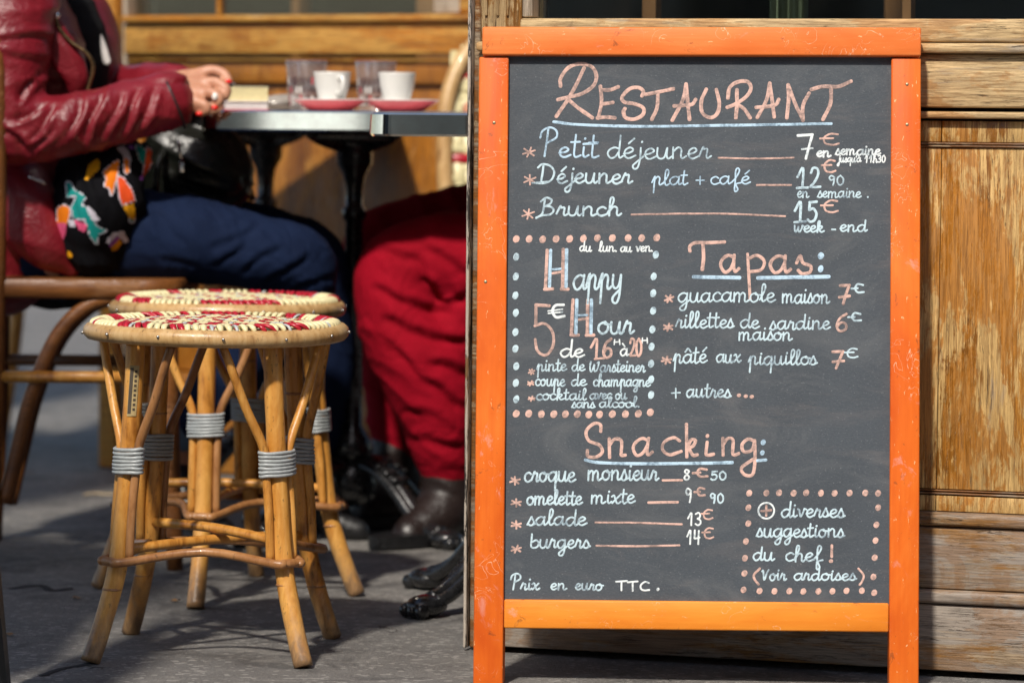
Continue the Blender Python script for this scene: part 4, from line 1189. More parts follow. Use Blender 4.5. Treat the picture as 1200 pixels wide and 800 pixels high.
# ------------------------------------------------------------------ bistro tables
IRON = plain('black_cast_iron', (.010, .010, .011), .27, var=.4, scale=90, bumpy=.25, coat=.5)
RIM = plain('polished_steel_edge', (.95, .86, .75), .10, metal=1.0, var=.12, scale=40)
_b = RIM.node_tree.nodes['Principled BSDF']
RIM.node_tree.links.remove(_b.inputs['Roughness'].links[0]); _b.inputs['Roughness'].default_value = .045
TOPM = plain('pale_stone_tabletop', (.58, .52, .48), .3, var=.3, scale=8)
def rrect(hx, hy, r, n=12):
    out = []
    for cx, cy, a0 in ((hx - r, hy - r, 0), (-hx + r, hy - r, 90), (-hx + r, -hy + r, 180), (hx - r, -hy + r, 270)):
        for k in range(n + 1):
            a = R(a0 + 90 * k / n)
            out.append((cx + r * cos(a), cy + r * sin(a)))
    return out
TT = .7215
def make_table(label, loc, rot):
    t = thing('bistro_table', label, 'table', loc, rot, group='bistro tables on the terrace')
    hx, hy = .240, .295
    b = MB()
    o = [rrect(hx + dx, hy + dx, .03 + dx) for dx in (-.0015, .0008, -.0008, -.0035)]
    n = len(o[0])
    zs_ = (TT - .034, TT - .031, TT - .004, TT - .0012)
    vs = [(x, y, z) for ol, z in zip(o, zs_) for x, y in ol]
    inn = rrect(hx - .007, hy - .007, .024)
    vs += [(x, y, TT - .0012) for x, y in inn] + [(x, y, TT - .034) for x, y in inn]
    fs_ = [[r * n + k, r * n + (k + 1) % n, (r + 1) * n + (k + 1) % n, (r + 1) * n + k] for r in range(4) for k in range(n)]
    b.add(vs, fs_, 0, False)
    b.add(vs, [[5 * n + k, 5 * n + (k + 1) % n, (k + 1) % n, k] for k in range(n)], 0, False)
    b.build('steel_edge', RIM, t)
    MB().prism(rrect(hx - .0072, hy - .0072, .024), TT - .033, TT - .002).build('tabletop', TOPM, t)
    # bracket: cast spider under the top
    b = MB()
    for k in range(4):
        a = pi / 4 + k * pi / 2
        c, s = cos(a), sin(a)
        b.tube([(c * .02, s * .02, TT - .058), (c * .05, s * .05, TT - .054), (c * .085, s * .085, TT - .047), (c * .108, s * .108, TT - .040)], [.016, .013, .010, .006], 8, n=3)
    b.box((-.072, -.072, TT - .052), (.072, .072, TT - .0345), .006)
    b.build('bracket', IRON, t)
    prof = [(.030, .13), (.036, .15), (.030, .17), (.0165, .19), (.0165, .25), (.0145, .42), (.0150, .535), (.0195, .54), (.0215, .548), (.0195, .556), (.0150, .562), (.0155, .59), (.019, .612), (.028, .628), (.031, .634), (.031, .655), (.040, .660), (.040, .672)]
    MB().lathe(prof, seg=24).build('column', IRON, t)
    MB().lathe([(.026, .055), (.040, .07), (.046, .09), (.040, .115), (.032, .129)], seg=24).build('base_collar', IRON, t)
    for k in range(4):
        a = pi / 4 + k * pi / 2
        c, s = cos(a), sin(a)
        b = MB()
        for off, rr_ in ((-.011, .0105), (0, .0125), (.011, .0105)):
            path = [(.03, .125), (.07, .115), (.115, .085), (.155, .048), (.19, .028), (.215, .022)]
            pts = [(c * r - s * off, s * r + c * off, z + (.004 if off == 0 else 0)) for r, z in path]
            b.tube(pts, [.013, rr_, rr_, rr_, rr_, rr_ * .9], 8, n=4)
        # rounded paw with toes
        Mr = Matrix.Rotation(a, 3, 'Z')
        b.ball((c * .222, s * .222, .017), (.034, .027, .0165), mat=Mr, u=16, v=10)
        for o2 in (-.016, 0, .016):
            b.ball((c * .246 - s * o2, s * .246 + c * o2, .0115), (.013, .0085, .0112), mat=Mr, u=10, v=8)
        for r_ in (.075, .095, .115):
            b.ball((c * r_, s * r_, .128 - (r_ - .07) * .5), (.009, .02, .008), mat=Mr, u=10, v=6)
        b.build('leg', IRON, t)
    return t
TA = Vector((P(415, 200, 6.4).x, 6.4, 0))
tA = make_table('steel edged bistro table carrying the cups, in front of the woman', TA, R(1))
tB = copy_tree(tA)
tB.location = (.035, 5.56, 0); tB.rotation_euler = (0, 0, R(1))
tB['label'] = 'bistro table half hidden by the peeling shopfront edge, over the red trousers'
tC = copy_tree(tA)
tC.location = (P(311, 200, 7.0).x, 7.0, 0); tC.rotation_euler = (0, 0, R(2))
tC['label'] = 'rearmost bistro table, its dark pedestal showing between the bag and the front pedestal'

# ------------------------------------------------------------------ things on the table
CHINA = plain('white_china', (.80, .79, .76), .18, var=.03, scale=20, coat=.4)
PINKCH = plain('pink_glaze', (.88, .17, .22), .22, var=.08, scale=20, coat=.4)
COFFEE = plain('coffee', (.03, .012, .005), .15)
def make_saucer(label, loc):
    t = thing('saucer', label, 'saucer', loc, 0, group='pink saucers')
    s = MB(); s.lathe([(.002, .0012), (.027, .0012), (.029, 0), (.033, 0), (.036, .002), (.049, .0105), (.0618, .0188)], seg=40)
    s.f.pop()
    s.sm.pop(); s.m.pop()
    s.build('underside', PINKCH, t)
    MB().lathe([(.0618, .0188), (.0622, .0198), (.0614, .0206), (.047, .0125), (.030, .006), (.002, .0052)], seg=40).build('well', CHINA, t)
    return t
def make_cup(label, loc, rot):
    t = thing('coffee_cup', label, 'cup', loc, rot, group='white coffee cups')
    MB().lathe([(.003, .003), (.0135, .003), (.0148, 0), (.0165, .0005), (.0175, .006), (.0225, .018), (.0265, .033), (.0288, .0495), (.0292, .0512), (.0280, .0512), (.0255, .036), (.0215, .020), (.015, .009), (.002, .008)], seg=36).build('bowl', CHINA, t)
    MB().tube([(.0265, 0, .041), (.036, 0, .044), (.0405, 0, .035), (.037, 0, .024), (.0225, 0, .0185)], [.0035, .003, .003, .003, .0035], 8, n=5, flat=(1, 1.5, 1)).build('handle', CHINA, t)
    MB().lathe([(.0, .018), (.0205, .018)], seg=28).build('coffee', COFFEE, t)
    t.scale = (1.06, 1.06, 1.12)
    return t
def ontable(px, D, up=.0):
    p = P(px, 130, D); return Vector((p.x, D, TT - .002 + up))
sa1 = make_saucer('pink saucer under the white cup beside the notebooks', ontable(387, 6.2))
sa2 = make_saucer('pink saucer under the white cup nearest the chalkboard', ontable(470.5, 6.2))
make_cup('white espresso cup with its handle turned towards the street, beside the notebooks', ontable(389, 6.2, .0068), R(-62))
make_cup('white espresso cup nearest the chalkboard, its handle hidden', ontable(465, 6.2, .0068), R(60))
def tumbler_mat():
    m = bpy.data.materials.new('thin_clear_glass'); m.use_nodes = True
    nt = m.node_tree; nt.nodes.clear()
    out = nt.nodes.new('ShaderNodeOutputMaterial'); m1 = nt.nodes.new('ShaderNodeMixShader'); m2 = nt.nodes.new('ShaderNodeMixShader')
    tr = nt.nodes.new('ShaderNodeBsdfTransparent'); gl = nt.nodes.new('ShaderNodeBsdfGlossy'); df = nt.nodes.new('ShaderNodeBsdfDiffuse')
    tr.inputs[0].default_value = (.97, .96, .96, 1); df.inputs[0].default_value = (.72, .66, .68, 1); gl.inputs['Roughness'].default_value = .05
    m1.inputs[0].default_value = .11; m2.inputs[0].default_value = .16  # pale diffuse share stands in for white reflections inside the glass
    nt.links.new(tr.outputs[0], m1.inputs[1]); nt.links.new(df.outputs[0], m1.inputs[2])
    nt.links.new(m1.outputs[0], m2.inputs[1]); nt.links.new(gl.outputs[0], m2.inputs[2]); nt.links.new(m2.outputs[0], out.inputs[0])
    return m
CLEAR = tumbler_mat()
def make_glass(label, loc):
    t = thing('tumbler', label, 'glass', loc, 0, group='printed glass tumblers')
    MB().lathe([(.002, 0), (.026, 0), (.028, .002), (.0315, .04), (.0350, .0815), (.0345, .0825), (.0336, .0815), (.0300, .04), (.0268, .009), (.002, .007)], seg=36).build('bowl', CLEAR, t)
    pr = MB()
    rr = random.Random(5)
    cols = [0, 1, 2, 1, 2, 1, 2]
    for k in range(30):
        a = 2 * pi * k / 30
        for z0, z1 in ((.010, .026), (.030, .040), (.044, .056)):
            if rr.random() < .3: continue
            rA, rB = .0283 + .0035 * z0 / .04, .0283 + .0035 * z1 / .04
            d = .07 + .05 * rr.random()
            vs = [(rA * cos(a), rA * sin(a), z0), (rA * cos(a + d), rA * sin(a + d), z0), (rB * cos(a + d), rB * sin(a + d), z1), (rB * cos(a), rB * sin(a), z1)]
            pr.add(vs, [[0, 1, 2, 3]], rr.choice(cols))
    pr.build('printed_band', [plain('red_print', (.55, .04, .07), .4), plain('white_print', (.75, .72, .7), .4), plain('dark_print', (.06, .03, .04), .4)], t)
    MB().lathe([(.0345, .0822), (.0352, .0830), (.0345, .0838), (.0338, .083)], seg=36).build('rim', plain('violet_rim', (.20, .09, .14), .3), t)
    return t
make_glass('printed glass tumbler behind the cup beside the notebooks', ontable(359, 6.31))
make_glass('printed glass tumbler behind the cup nearest the chalkboard', ontable(440, 6.31))
PAGES_Y = plain('cream_pages', (.82, .72, .40), .8, var=.12, scale=220)
PAGES_W = plain('white_pages', (.78, .72, .72), .8, var=.12, scale=260)
COVER = plain('crimson_cover', (.45, .03, .09), .45)
def pages(b, hx, hy, z0, z1, mi):
    n = 10
    for k in range(n):
        za, zb = z0 + (z1 - z0) * k / n, z0 + (z1 - z0) * (k + .86) / n
        j = .0012 * mnoise.noise((k * 1.9, z0 * 90, 3))
        b.box((-hx + j, -hy, za), (hx + j, hy, zb), 0, mi)
nl = ontable(287, 6.16)
t = thing('notebook', 'crimson covered notebook with white pages lying at the table edge', 'notebook', nl, R(6))
MB().box((-.036, -.055, 0), (.036, .055, .0022), .001).build('cover', COVER, t)
b = MB(); pages(b, .0345, .053, .0024, .0135, 0); b.build('page_block', PAGES_W, t)
MB().box((-.036, -.055, .0136), (.036, .055, .0156), .0008).build('cover', plain('white_cover', (.75, .68, .70), .5), t)
t = thing('paper_pad', 'cream paper pad stacked on the crimson notebook', 'notepad', nl + Vector((-.001, .0, .0158)), R(12))
b = MB(); pages(b, .032, .045, .0, .0215, 0); b.build('page_block', PAGES_Y, t)
MB().box((-.033, -.046, .0217), (.033, .046, .0232), .0005).build('cover', plain('cream_cover', (.78, .70, .46), .6), t)
t = thing('spectacle_case', 'grey cloth spectacle case lying beside the notebooks', 'case', ontable(335, 6.34), R(20))
b = MB(); b.ball((0, 0, .014), (.042, .022, .014), u=22, v=12); b.build('case_body', plain('grey_cloth', (.30, .27, .24), .7, var=.25, scale=40), t)
MB().tube([(.0425 * cos(k * 2 * pi / 30), .0225 * sin(k * 2 * pi / 30), .0135) for k in range(30)], .0012, 6, closed=True).build('zip', STEEL, t)

# ------------------------------------------------------------------ rattan terrace chairs
def make_chair(label, loc, rot):
    t = thing('rattan_chair', label, 'chair', loc, rot, group='rattan terrace chairs')
    q = [(.20 * cos(a) * 1.05, .21 * sin(a), .445) for a in [2 * pi * k / 28 for k in range(28)]]
    MB().tube(q, .013, 8, closed=True).build('seat_ring', RATTAN, t)
    w = weave(.195, .013, rowsB, .0024)
    for p in w.v: p.z += .452
    w.build('woven_seat', [WV_CREAM, WV_RED, WV_GREY], t)
    for sx in (-1, 1):
        MB().tube([(sx * .175, -.16, .455), (sx * .18, -.17, .3), (sx * .19, -.18, .0)], .0155, 10, n=4).build('leg', RATTAN_P, t)
        MB().tube([(sx * .165, .16, .455), (sx * .17, .175, .25), (sx * .18, .215, .0)], .0155, 10, n=4).build('leg', RATTAN, t)
        for y in (-.168, .168):
            wb = MB()
            for k in range(6):
                wb.tube([(sx * .178 + .021 * cos(a), y + .021 * sin(a), .36 + .006 * k) for a in [2 * pi * m_ / 16 for m_ in range(16)]], .0032, 6, closed=True)
            wb.build('binding', WRAP, t)
    hoop = [(-.19, .17, .45), (-.205, .20, .60), (-.19, .235, .76), (-.12, .26, .86), (0, .27, .895), (.12, .26, .86), (.19, .235, .76), (.205, .20, .60), (.19, .17, .45)]
    MB().tube(hoop, .0145, 10, n=5).build('back_hoop', RATTAN_P, t)
    b = MB()
    for i in range(-9, 10):
        x = i * .0195
        top = .875 - .9 * abs(x) ** 2.2 * 2.2
        pts = []
        for k in range(24):
            z = .50 + (top - .50) * k / 23
            pts.append((x, .185 + (z - .5) * .22 + (.003 if (k + i) % 4 < 2 else -.003), z))
        b.ribbon(pts, .0185, Vector((0, -1, .2)).normalized(), .003, (0, 0, 1)[i % 3])
    for k in range(20):
        z = .505 + k * .0185
        hw = .19 if z < .74 else .19 * math.sqrt(max(.05, 1 - ((z - .74) / .15) ** 2))
        pts = [(-hw + 2 * hw * m_ / 23, .185 + (z - .5) * .22 + (-.003 if (k + m_) % 4 < 2 else .003), z) for m_ in range(24)]
        b.ribbon(pts, .017, Vector((0, -1, .2)).normalized(), .003, (0, 0, 0, 1)[k % 4])
    b.build('woven_back', [WV_CREAM, WV_RED, WV_GREY], t)
    MB().tube([(-.18, -.17, .22), (.18, -.17, .22)], .009, 8).build('stretcher', RATTAN, t)
    return t
c1 = make_chair('rattan terrace chair with cream woven back behind the cups', (P(676, 200, 6.95).x, 6.80, 0), R(12))
c2 = copy_tree(c1)
c2.location = (P(78, 400, 7.75).x, 7.85, 0); c2.rotation_euler = (0, 0, R(80))
c2['label'] = 'distant rattan terrace chair seen through the legs of the bentwood chair'

# ------------------------------------------------------------------ bentwood chair under the woman
cb = P(108, 325, 6.12)
ch = thing('bentwood_chair', 'dark bentwood chair with curved braces under the woman', 'chair', (cb.x, 6.12, 0), 0)
SZ = .4545
x0c, x1c = P(-28, 325, 6.12).x - cb.x, P(226, 325, 6.12).x - cb.x
out = []
for x, y in rrect((x1c - x0c) / 2, .20, .07, 8):
    out.append((x + (x0c + x1c) / 2, y))
b = MB()
n = len(out)
mx_ = (x0c + x1c) / 2
lev = [(.965, SZ - .030), (1.0, SZ - .026), (1.0, SZ - .006), (.98, SZ)]
vs = [((x - mx_) * k + mx_, y * k, z) for k, z in lev for x, y in out]
b.add(vs, [[r * n + k, r * n + (k + 1) % n, (r + 1) * n + (k + 1) % n, (r + 1) * n + k] for r in range(3) for k in range(n)])
b.add(vs, [list(range(n))[::-1], list(range(3 * n, 4 * n))], 0, False)
b.build('seat', W_CHAIR, ch)
def chp(px, py, D):
    p = P(px, py, D); return (p.x - cb.x, p.y - 6.12, p.z)
def at(px, D, z):
    p = P(px, 400, D); return (p.x - cb.x, D - 6.12, z)
for D in (5.925, 6.315):
    dx = 0 if D < 6 else 6
    MB().tube([at(-12 + dx, D, .001), at(-6 + dx, D, .25), at(-4 + dx, D, .45), at(-3 + dx, D - .02, .62), at(-4 + dx, D - .03, .78), at(-20 + dx, D, .92)], [.012, .0140, .0145, .0145, .0140, .013], 12, n=5).build('back_leg', W_CHAIR, ch)
    MB().tube([at(196, D, .425), at(199, D, .25), at(206, D, .001)], [.0165, .015, .013], 12, n=4).build('front_leg', W_CHAIR, ch)
    MB().tube([chp(176 + dx, 345, D + .012), chp(135 + dx, 348, D + .012), chp(100 + dx, 360, D + .012), chp(66 + dx, 396, D + .012), chp(38 + dx, 460, D + .012), chp(20 + dx, 530, D + .012), chp(6 + dx, 590, D + .005)], .0122, 10, n=5).build('curved_brace', W_CHAIR, ch)
    MB().tube([at(2, D, .302), at(198, D, .302)], .0095, 10).build('stretcher', RATTAN if D < 6 else W_CHAIR, ch)
MB().tube([at(-24, 5.925, .91), at(-40, 6.0, .945), at(-44, 6.12, .95), at(-38, 6.24, .945), at(-18, 6.315, .91)], .014, 10, n=5).build('top_rail', W_CHAIR, ch)
MB().tube([at(199, 5.93, .20), at(199, 6.31, .20)], .009, 8).build('stretcher', W_CHAIR, ch)
# matching seat for the other guest
oc = P(640, 320, 6.42)
ch2 = copy_tree(ch)
ch2.location = (oc.x + .03, 6.42, 0); ch2.rotation_euler = (0, 0, pi)
ch2['label'] = 'dark bentwood chair under the guest in red trousers, behind the shopfront edge'
tag(ch, group='bentwood chairs'); tag(ch2, group='bentwood chairs')

# ------------------------------------------------------------------ black folding board at the edge of the view, seen from its side
e0, e1 = P(3.5, 560, 4.66), P(13.5, 800, 4.66)
dv = (e0 - e1).normalized()
ftp = e1 - dv * (e1.z / dv.z)
bb = thing('black_sandwich_board', 'black folding sign board standing beside the labelled stool at the terrace edge', 'sign board', (ftp.x, ftp.y, 0))
LX = dv.x / dv.z * 2.2
BX = [[3, 2, 1, 0], [4, 5, 6, 7], [0, 1, 5, 4], [1, 2, 6, 5], [2, 3, 7, 6], [3, 0, 4, 7]]
def leafbox(sgn, y0, y1, z0, z1, t0, t1):
    """a slab of one leaf: the leaf leans inwards going up, seen edge on along y"""
    vs = []
    for t_ in (t0, t1):
        for y, z in ((y0, z0), (y1, z0), (y1, z1), (y0, z1)):
            x = -t_ + LX * z
            if sgn < 0: x = -.30 - x
            vs.append((x, y, z))
    return vs
Hb = .86
for sg in (1, -1):
    lf = MB().add(leafbox(sg, -.034, 0, 0, Hb, 0, .022), BX, 0, False).build('frame_upright', BLACKP, bb)
    MB().add(leafbox(sg, -.50, -.466, 0, Hb, 0, .022), BX, 0, False).build('frame_upright', BLACKP, bb)
    MB().add(leafbox(sg, -.465, -.035, Hb - .05, Hb - .002, 0, .022), BX, 0, False).build('frame_rail', BLACKP, bb)
    MB().add(leafbox(sg, -.465, -.035, .10, .15, 0, .022), BX, 0, False).build('frame_rail', BLACKP, bb)
    MB().add(leafbox(sg, -.464, -.036, .151, Hb - .051, .006, .016), BX, 0, False).build('slate_panel', BLACKP, bb)

# ------------------------------------------------------------------ unseen parasols, added to shade the pavement beside the stools
CANV = plain('dark_green_canvas', (.02, .05, .035), .85, var=.2, scale=20)
ps = thing('shade_parasol', 'dark green parasol added out of view to shade the pavement beside the stools', 'parasol', (-1.83, 3.78, 0))
MB().lathe([(.24, 0), (.24, .03), (.05, .06), (.03, .09)], seg=28).build('base', IRON, ps)
MB().tube([(0, 0, .09), (0, 0, 2.5)], .02, 14).build('pole', W_CHAIR, ps)
vs = [(0, 0, 2.52)]
for f, z in ((.5, 2.40), (1, 2.22)):
    for k in range(24):
        a = 2 * pi * k / 24
        rr_ = .78 * f * (1 - .03 * (1 - abs(cos(4 * a))))
        vs.append((rr_ * cos(a), rr_ * sin(a), z))
for k in range(24):
    x, y, z = vs[25 + k]; vs.append((x, y, z - .12))
fs_ = [[0, 1 + k, 1 + (k + 1) % 24] for k in range(24)] + [[1 + r_ * 24 + k, 25 + r_ * 24 + k, 25 + r_ * 24 + (k + 1) % 24, 1 + r_ * 24 + (k + 1) % 24] for r_ in range(2) for k in range(24)]
MB().add(vs, fs_).build('canopy', CANV, ps)
for k in range(8):
    a = 2 * pi * k / 8
    MB().tube([(.02 * cos(a), .02 * sin(a), 2.10), (.4 * cos(a), .4 * sin(a), 2.39)], .007, 6).build('rib', W_CHAIR, ps)

for k, (x, y) in enumerate(((-2.35, 5.62), (-2.72, 7.75))):  # two more unseen parasols, added to shade the pavement farther back
    c = copy_tree(ps); c.location = (x, y, 0); c.scale = (1.42, 1.42, 1.0)
    c['label'] = ('wide dark green parasol added out of view to shade the pavement behind the bentwood chair', 'farthest wide dark green parasol, added out of view for its shade')[k]; c['group'] = 'added shade parasols'
ps['group'] = 'added shade parasols'

# ------------------------------------------------------------------ litter on the pavement
LEAF = plain('dry_leaf', (.30, .16, .06), .8, var=.4, scale=60)
BUTT = plain('cigarette_paper', (.62, .50, .36), .8, var=.3, scale=200)
TWIG = plain('dry_twig', (.42, .33, .22), .8, var=.3, scale=80)
p = G(117, 582)
o = MB().tube([(-.03, 0, .004), (-.01, .006, .006), (.01, .002, .005), (.035, .012, .004)], [.0022, .003, .0028, .0018], 6, n=4).build('twig', TWIG)
o.location = p; tag(o, 'pale twig lying on the pavement beyond the labelled stool', 'twig')
for (px, py, lab) in ((35, 555, 'tiny brown dead leaf on the pavement near the black board'), (90, 702, 'tiny brown dead leaf on the pavement next to the crack'), (12, 745, 'tiny brown dead leaf at the foot of the black board'), (205, 705, 'tiny brown dead leaf under the labelled stool')):
    vs = [(0, 0, .003)] + [(.009 * (1 + .25 * sin(3 * a)) * cos(a), .006 * sin(a), .0015 + .003 * abs(cos(a * 1.5))) for a in [2 * pi * k / 10 for k in range(10)]]
    o = MB().add(vs, [[0, 1 + k, 1 + (k + 1) % 10] for k in range(10)]).build('dead_leaf', LEAF)
    o.location = G(px, py); o.rotation_euler = (0, 0, px); tag(o, lab, 'leaf', 'dead leaves on the pavement')
TAR = plain('tarred_crack', (.022, .021, .021), .9, var=.5, scale=150, bumpy=.5)
for line, wd, lab in ((((10, 690), (45, 686), (62, 692), (84, 689)), .012, 'dark open crack in the pavement beside the black board'),
                      (((48, 792), (70, 784), (92, 780), (112, 776)), .010, 'rough crack in the pavement before the labelled stool')):
    pts = spline([tuple(G(*q)) for q in line], 8)
    ws_ = [wd * (.3 + .9 * abs(mnoise.noise((i * .7, wd * 900, 2))) + .2) * (1 if 0 < i < len(pts) - 1 else .1) for i in range(len(pts))]
    o = MB().ribbon(pts, [w_ * 2.2 for w_ in ws_], Vector((0, 0, 1)), .001, 0, .0005).build('pavement_crack', TAR)
    tag(o, lab, 'crack', kind='structure')

# ------------------------------------------------------------------ people
SKIN, nt, b_ = new_mat('skin')
n_ = tnoise(nt, coords(nt), 45, 4, .6)
setin(nt, b_, 'Base Color', ramp(nt, n_, [(.3, (.47, .21, .125)), (.7, (.58, .29, .18))]))
b_.inputs['Roughness'].default_value = .48
b_.inputs['Subsurface Weight'].default_value = .12
b_.inputs['Subsurface Radius'].default_value = (.01, .004, .002)
bump(nt, b_, tnoise(nt, coords(nt), 320, 3, .6), .15, .001)
def leather(name, c, rough, scale=420):
    m, nt, b = new_mat(name)
    v = coords(nt)
    n = tnoise(nt, v, 11, 5, .6); g = tvor(nt, v, scale); n2 = tnoise(nt, v, 90, 4, .65)
    setin(nt, b, 'Base Color', ramp(nt, n, [(.3, [x * .72 for x in c]), (.7, [x * 1.2 for x in c])]))
    setin(nt, b, 'Roughness', ramp(nt, n, [(.3, rough - .05), (.7, rough + .12)]))
    p = bump(nt, b, mathn(nt, 'ADD', g, mathn(nt, 'MULTIPLY', n2, .7)), .3, .0012)
    k = tnoise(nt, v, 26, 3, .55, 1.2)
    k = ramp(nt, mathn(nt, 'ABSOLUTE', mathn(nt, 'SUBTRACT', k, .5)), [(0, 0), (.10, 1)])
    p = bump(nt, b, k, .17, .004, prev=p)
    b.inputs['Coat Weight'].default_value = .12
    b.inputs['Coat Roughness'].default_value = .3
    return m
LEATHER = leather('oxblood_leather', (.185, .007, .015), .38)
BAGL = leather('black_leather', (.006, .007, .005), .30, 260)
SHOEL = leather('brown_boot_leather', (.016, .009, .008), .42, 300)
SHOEB = leather('black_shoe_leather', (.008, .008, .009), .4, 300)
def cloth(name, c, c2, scale=260, rough=.85, sheen=0.0):
    m, nt, b = new_mat(name)
    v = coords(nt)
    w = tnoise(nt, coords(nt, (1, 1, 3)), scale, 3, .6); n = tnoise(nt, v, 9, 4, .6)
    col = mixc(nt, .5, ramp(nt, w, [(.35, c), (.65, c2)]), ramp(nt, n, [(.3, c), (.7, c2)]))
    setin(nt, b, 'Base Color', col)
    b.inputs['Specular IOR Level'].default_value = .12
    b.inputs['Roughness'].default_value = rough
    b.inputs['Sheen Weight'].default_value = sheen
    p = bump(nt, b, w, .3, .0008)
    k = tnoise(nt, v, 11, 2, .5, 1.2)
    k = ramp(nt, mathn(nt, 'ABSOLUTE', mathn(nt, 'SUBTRACT', k, .5)), [(0, 0), (.13, 1)])
    bump(nt, b, k, .2, .006, prev=p)
    return m
DENIM = cloth('dark_denim', (.0035, .0075, .026), (.009, .019, .055), 340)
DENIM_L = cloth('faded_denim_cuff', (.10, .16, .24), (.16, .23, .32), 340)
REDC = cloth('crimson_cotton', (.215, .001, .008), (.36, .003, .018), 300, .85)
BLACKK = cloth('black_knit', (.006, .006, .007), (.014, .014, .016), 380, .9)
NAVY = cloth('navy_wool', (.008, .010, .022), (.016, .019, .036), 300)
WHITEC = cloth('white_cotton', (.62, .58, .55), (.74, .70, .67), 300)
HAIR = plain('dark_brown_hair', (.03, .016, .009), .45, var=.5, scale=90, bumpy=.6)
NAILP = plain('red_nail_polish', (.78, .02, .015), .16, var=.05, coat=.6)
BRONZE = plain('bronze_zip', (.30, .19, .09), .3, metal=1.0, var=.3, scale=300)
SILVER = plain('silver_metal', (.75, .75, .75), .2, metal=1.0)
EYEW = plain('eye_white', (.7, .68, .66), .2); EYED = plain('eye_iris', (.03, .02, .015), .15); LIP = plain('lips', (.38, .09, .07), .4)
SCF = [plain('scarf_black', (.0035, .0035, .005), .85, var=.3, scale=90), plain('scarf_orange', (.80, .20, .01), .6), plain('scarf_teal', (.01, .26, .24), .6),
       plain('scarf_pink', (.72, .10, .22), .6), plain('scarf_white', (.62, .58, .66), .6), plain('scarf_yellow', (.80, .36, .01), .6), plain('scarf_violet', (.32, .08, .42), .6), plain('scarf_coral', (.80, .09, .02), .6)]

def T(mb, pts, n=5, seg=14, flat=None, px=True):
    """tube through (px, py, D, radius in metres)"""
    C = [tuple(P(a, b_, d)) if px else (a, b_, d) for a, b_, d, r in pts]
    mb.tube(C, [q[3] for q in pts], seg, n=n, round_end=True, flat=flat)
    return mb
def ridged(p, f):
    v = mnoise.noise((p[0] * f[0], p[1] * f[1], p[2] * f[2]))
    return 1 - min(1, abs(v) * 2.4)
def folds(axis, amp, fa, fc, off=0.0):
    """creases running across `axis` (unit vector), sharp in section, uneven along their length"""
    ax = Vector(axis).normalized(); e1 = ax.orthogonal().normalized(); e2 = ax.cross(e1)
    def g(co, nrm):
        s = co.dot(ax); u_ = co.dot(e1); v_ = co.dot(e2)
        q = mnoise.noise((u_ * 6, v_ * 6, s * 3 + off)) * .035
        r = ridged(((s + q) * fa + off, u_ * fc, v_ * fc), (1, 1, 1))
        r2 = ridged(((s - q) * fa * 2.1 + off + 5, u_ * fc * 1.6, v_ * fc * 1.6), (1, 1, 1))
        big = mnoise.noise((co.x * 9 + off, co.y * 9, co.z * 9))
        return amp * ((r ** 3) * .9 + (r2 ** 3) * .35 + big * .8)
    return g
def crease(co, lines, sig, amp, ymax=9):
    """drawn-in creases with a soft ridge on one side; lines are given as they lie across the garment"""
    if co.y > ymax: return 0
    x, y = proj(co)
    tot = 0
    for (x1, y1), (x2, y2), k in lines:
        dx, dy = x2 - x1, y2 - y1
        L2 = dx * dx + dy * dy
        t = ((x - x1) * dx + (y - y1) * dy) / L2
        if t < -.15 or t > 1.15: continue
        s = ((x - x1) * dy - (y - y1) * dx) / math.sqrt(L2) + 2.0 * sin(t * 5 + x1)
        if abs(s) > 5 * sig: continue
        w = max(0, min(1, (t + .15) / .3)) * max(0, min(1, (1.15 - t) / .3))
        tot += k * w * amp * (.75 * math.exp(-((s - 1.6 * sig) / sig) ** 2) - math.exp(-(s / (.75 * sig)) ** 2))
    return tot
SLEEC = [((52, 124), (12, 142), 1), ((64, 128), (36, 164), 1), ((60, 150), (40, 178), .7), ((97, 116), (80, 160), .9), ((118, 112), (98, 166), 1), ((142, 112), (122, 162), .9), ((164, 106), (140, 158), .9), ((184, 104), (160, 150), .7),
         ((-5, 46), (52, 45), .8), ((0, 62), (44, 74), .5), ((50, 86), (20, 116), .7), ((2, 150), (30, 176), .8), ((10, 20), (46, 30), .4)]
JEANC = [((250, 292), (302, 268), .7), ((256, 312), (290, 284), .8), ((285, 318), (330, 290), .8), ((318, 330), (362, 300), 1), ((335, 345), (385, 325), 1), ((180, 250), (215, 285), .6), ((190, 300), (240, 320), .5), ((300, 380), (350, 372), .7)]
TROUC = [((438, 340), (484, 358), .8), ((484, 358), (530, 370), 1), ((450, 376), (490, 391), .8), ((490, 391), (540, 404), 1), ((494, 330), (522, 357), 1), ((522, 357), (545, 352), .7), ((456, 405), (500, 449), .7), ((500, 449), (542, 478), .8),
         ((498, 290), (546, 324), .8), ((444, 296), (488, 304), .7), ((488, 304), (502, 334), .8), ((480, 480), (530, 500), .5), ((488, 515), (540, 524), .5), ((505, 425), (548, 440), .8)]
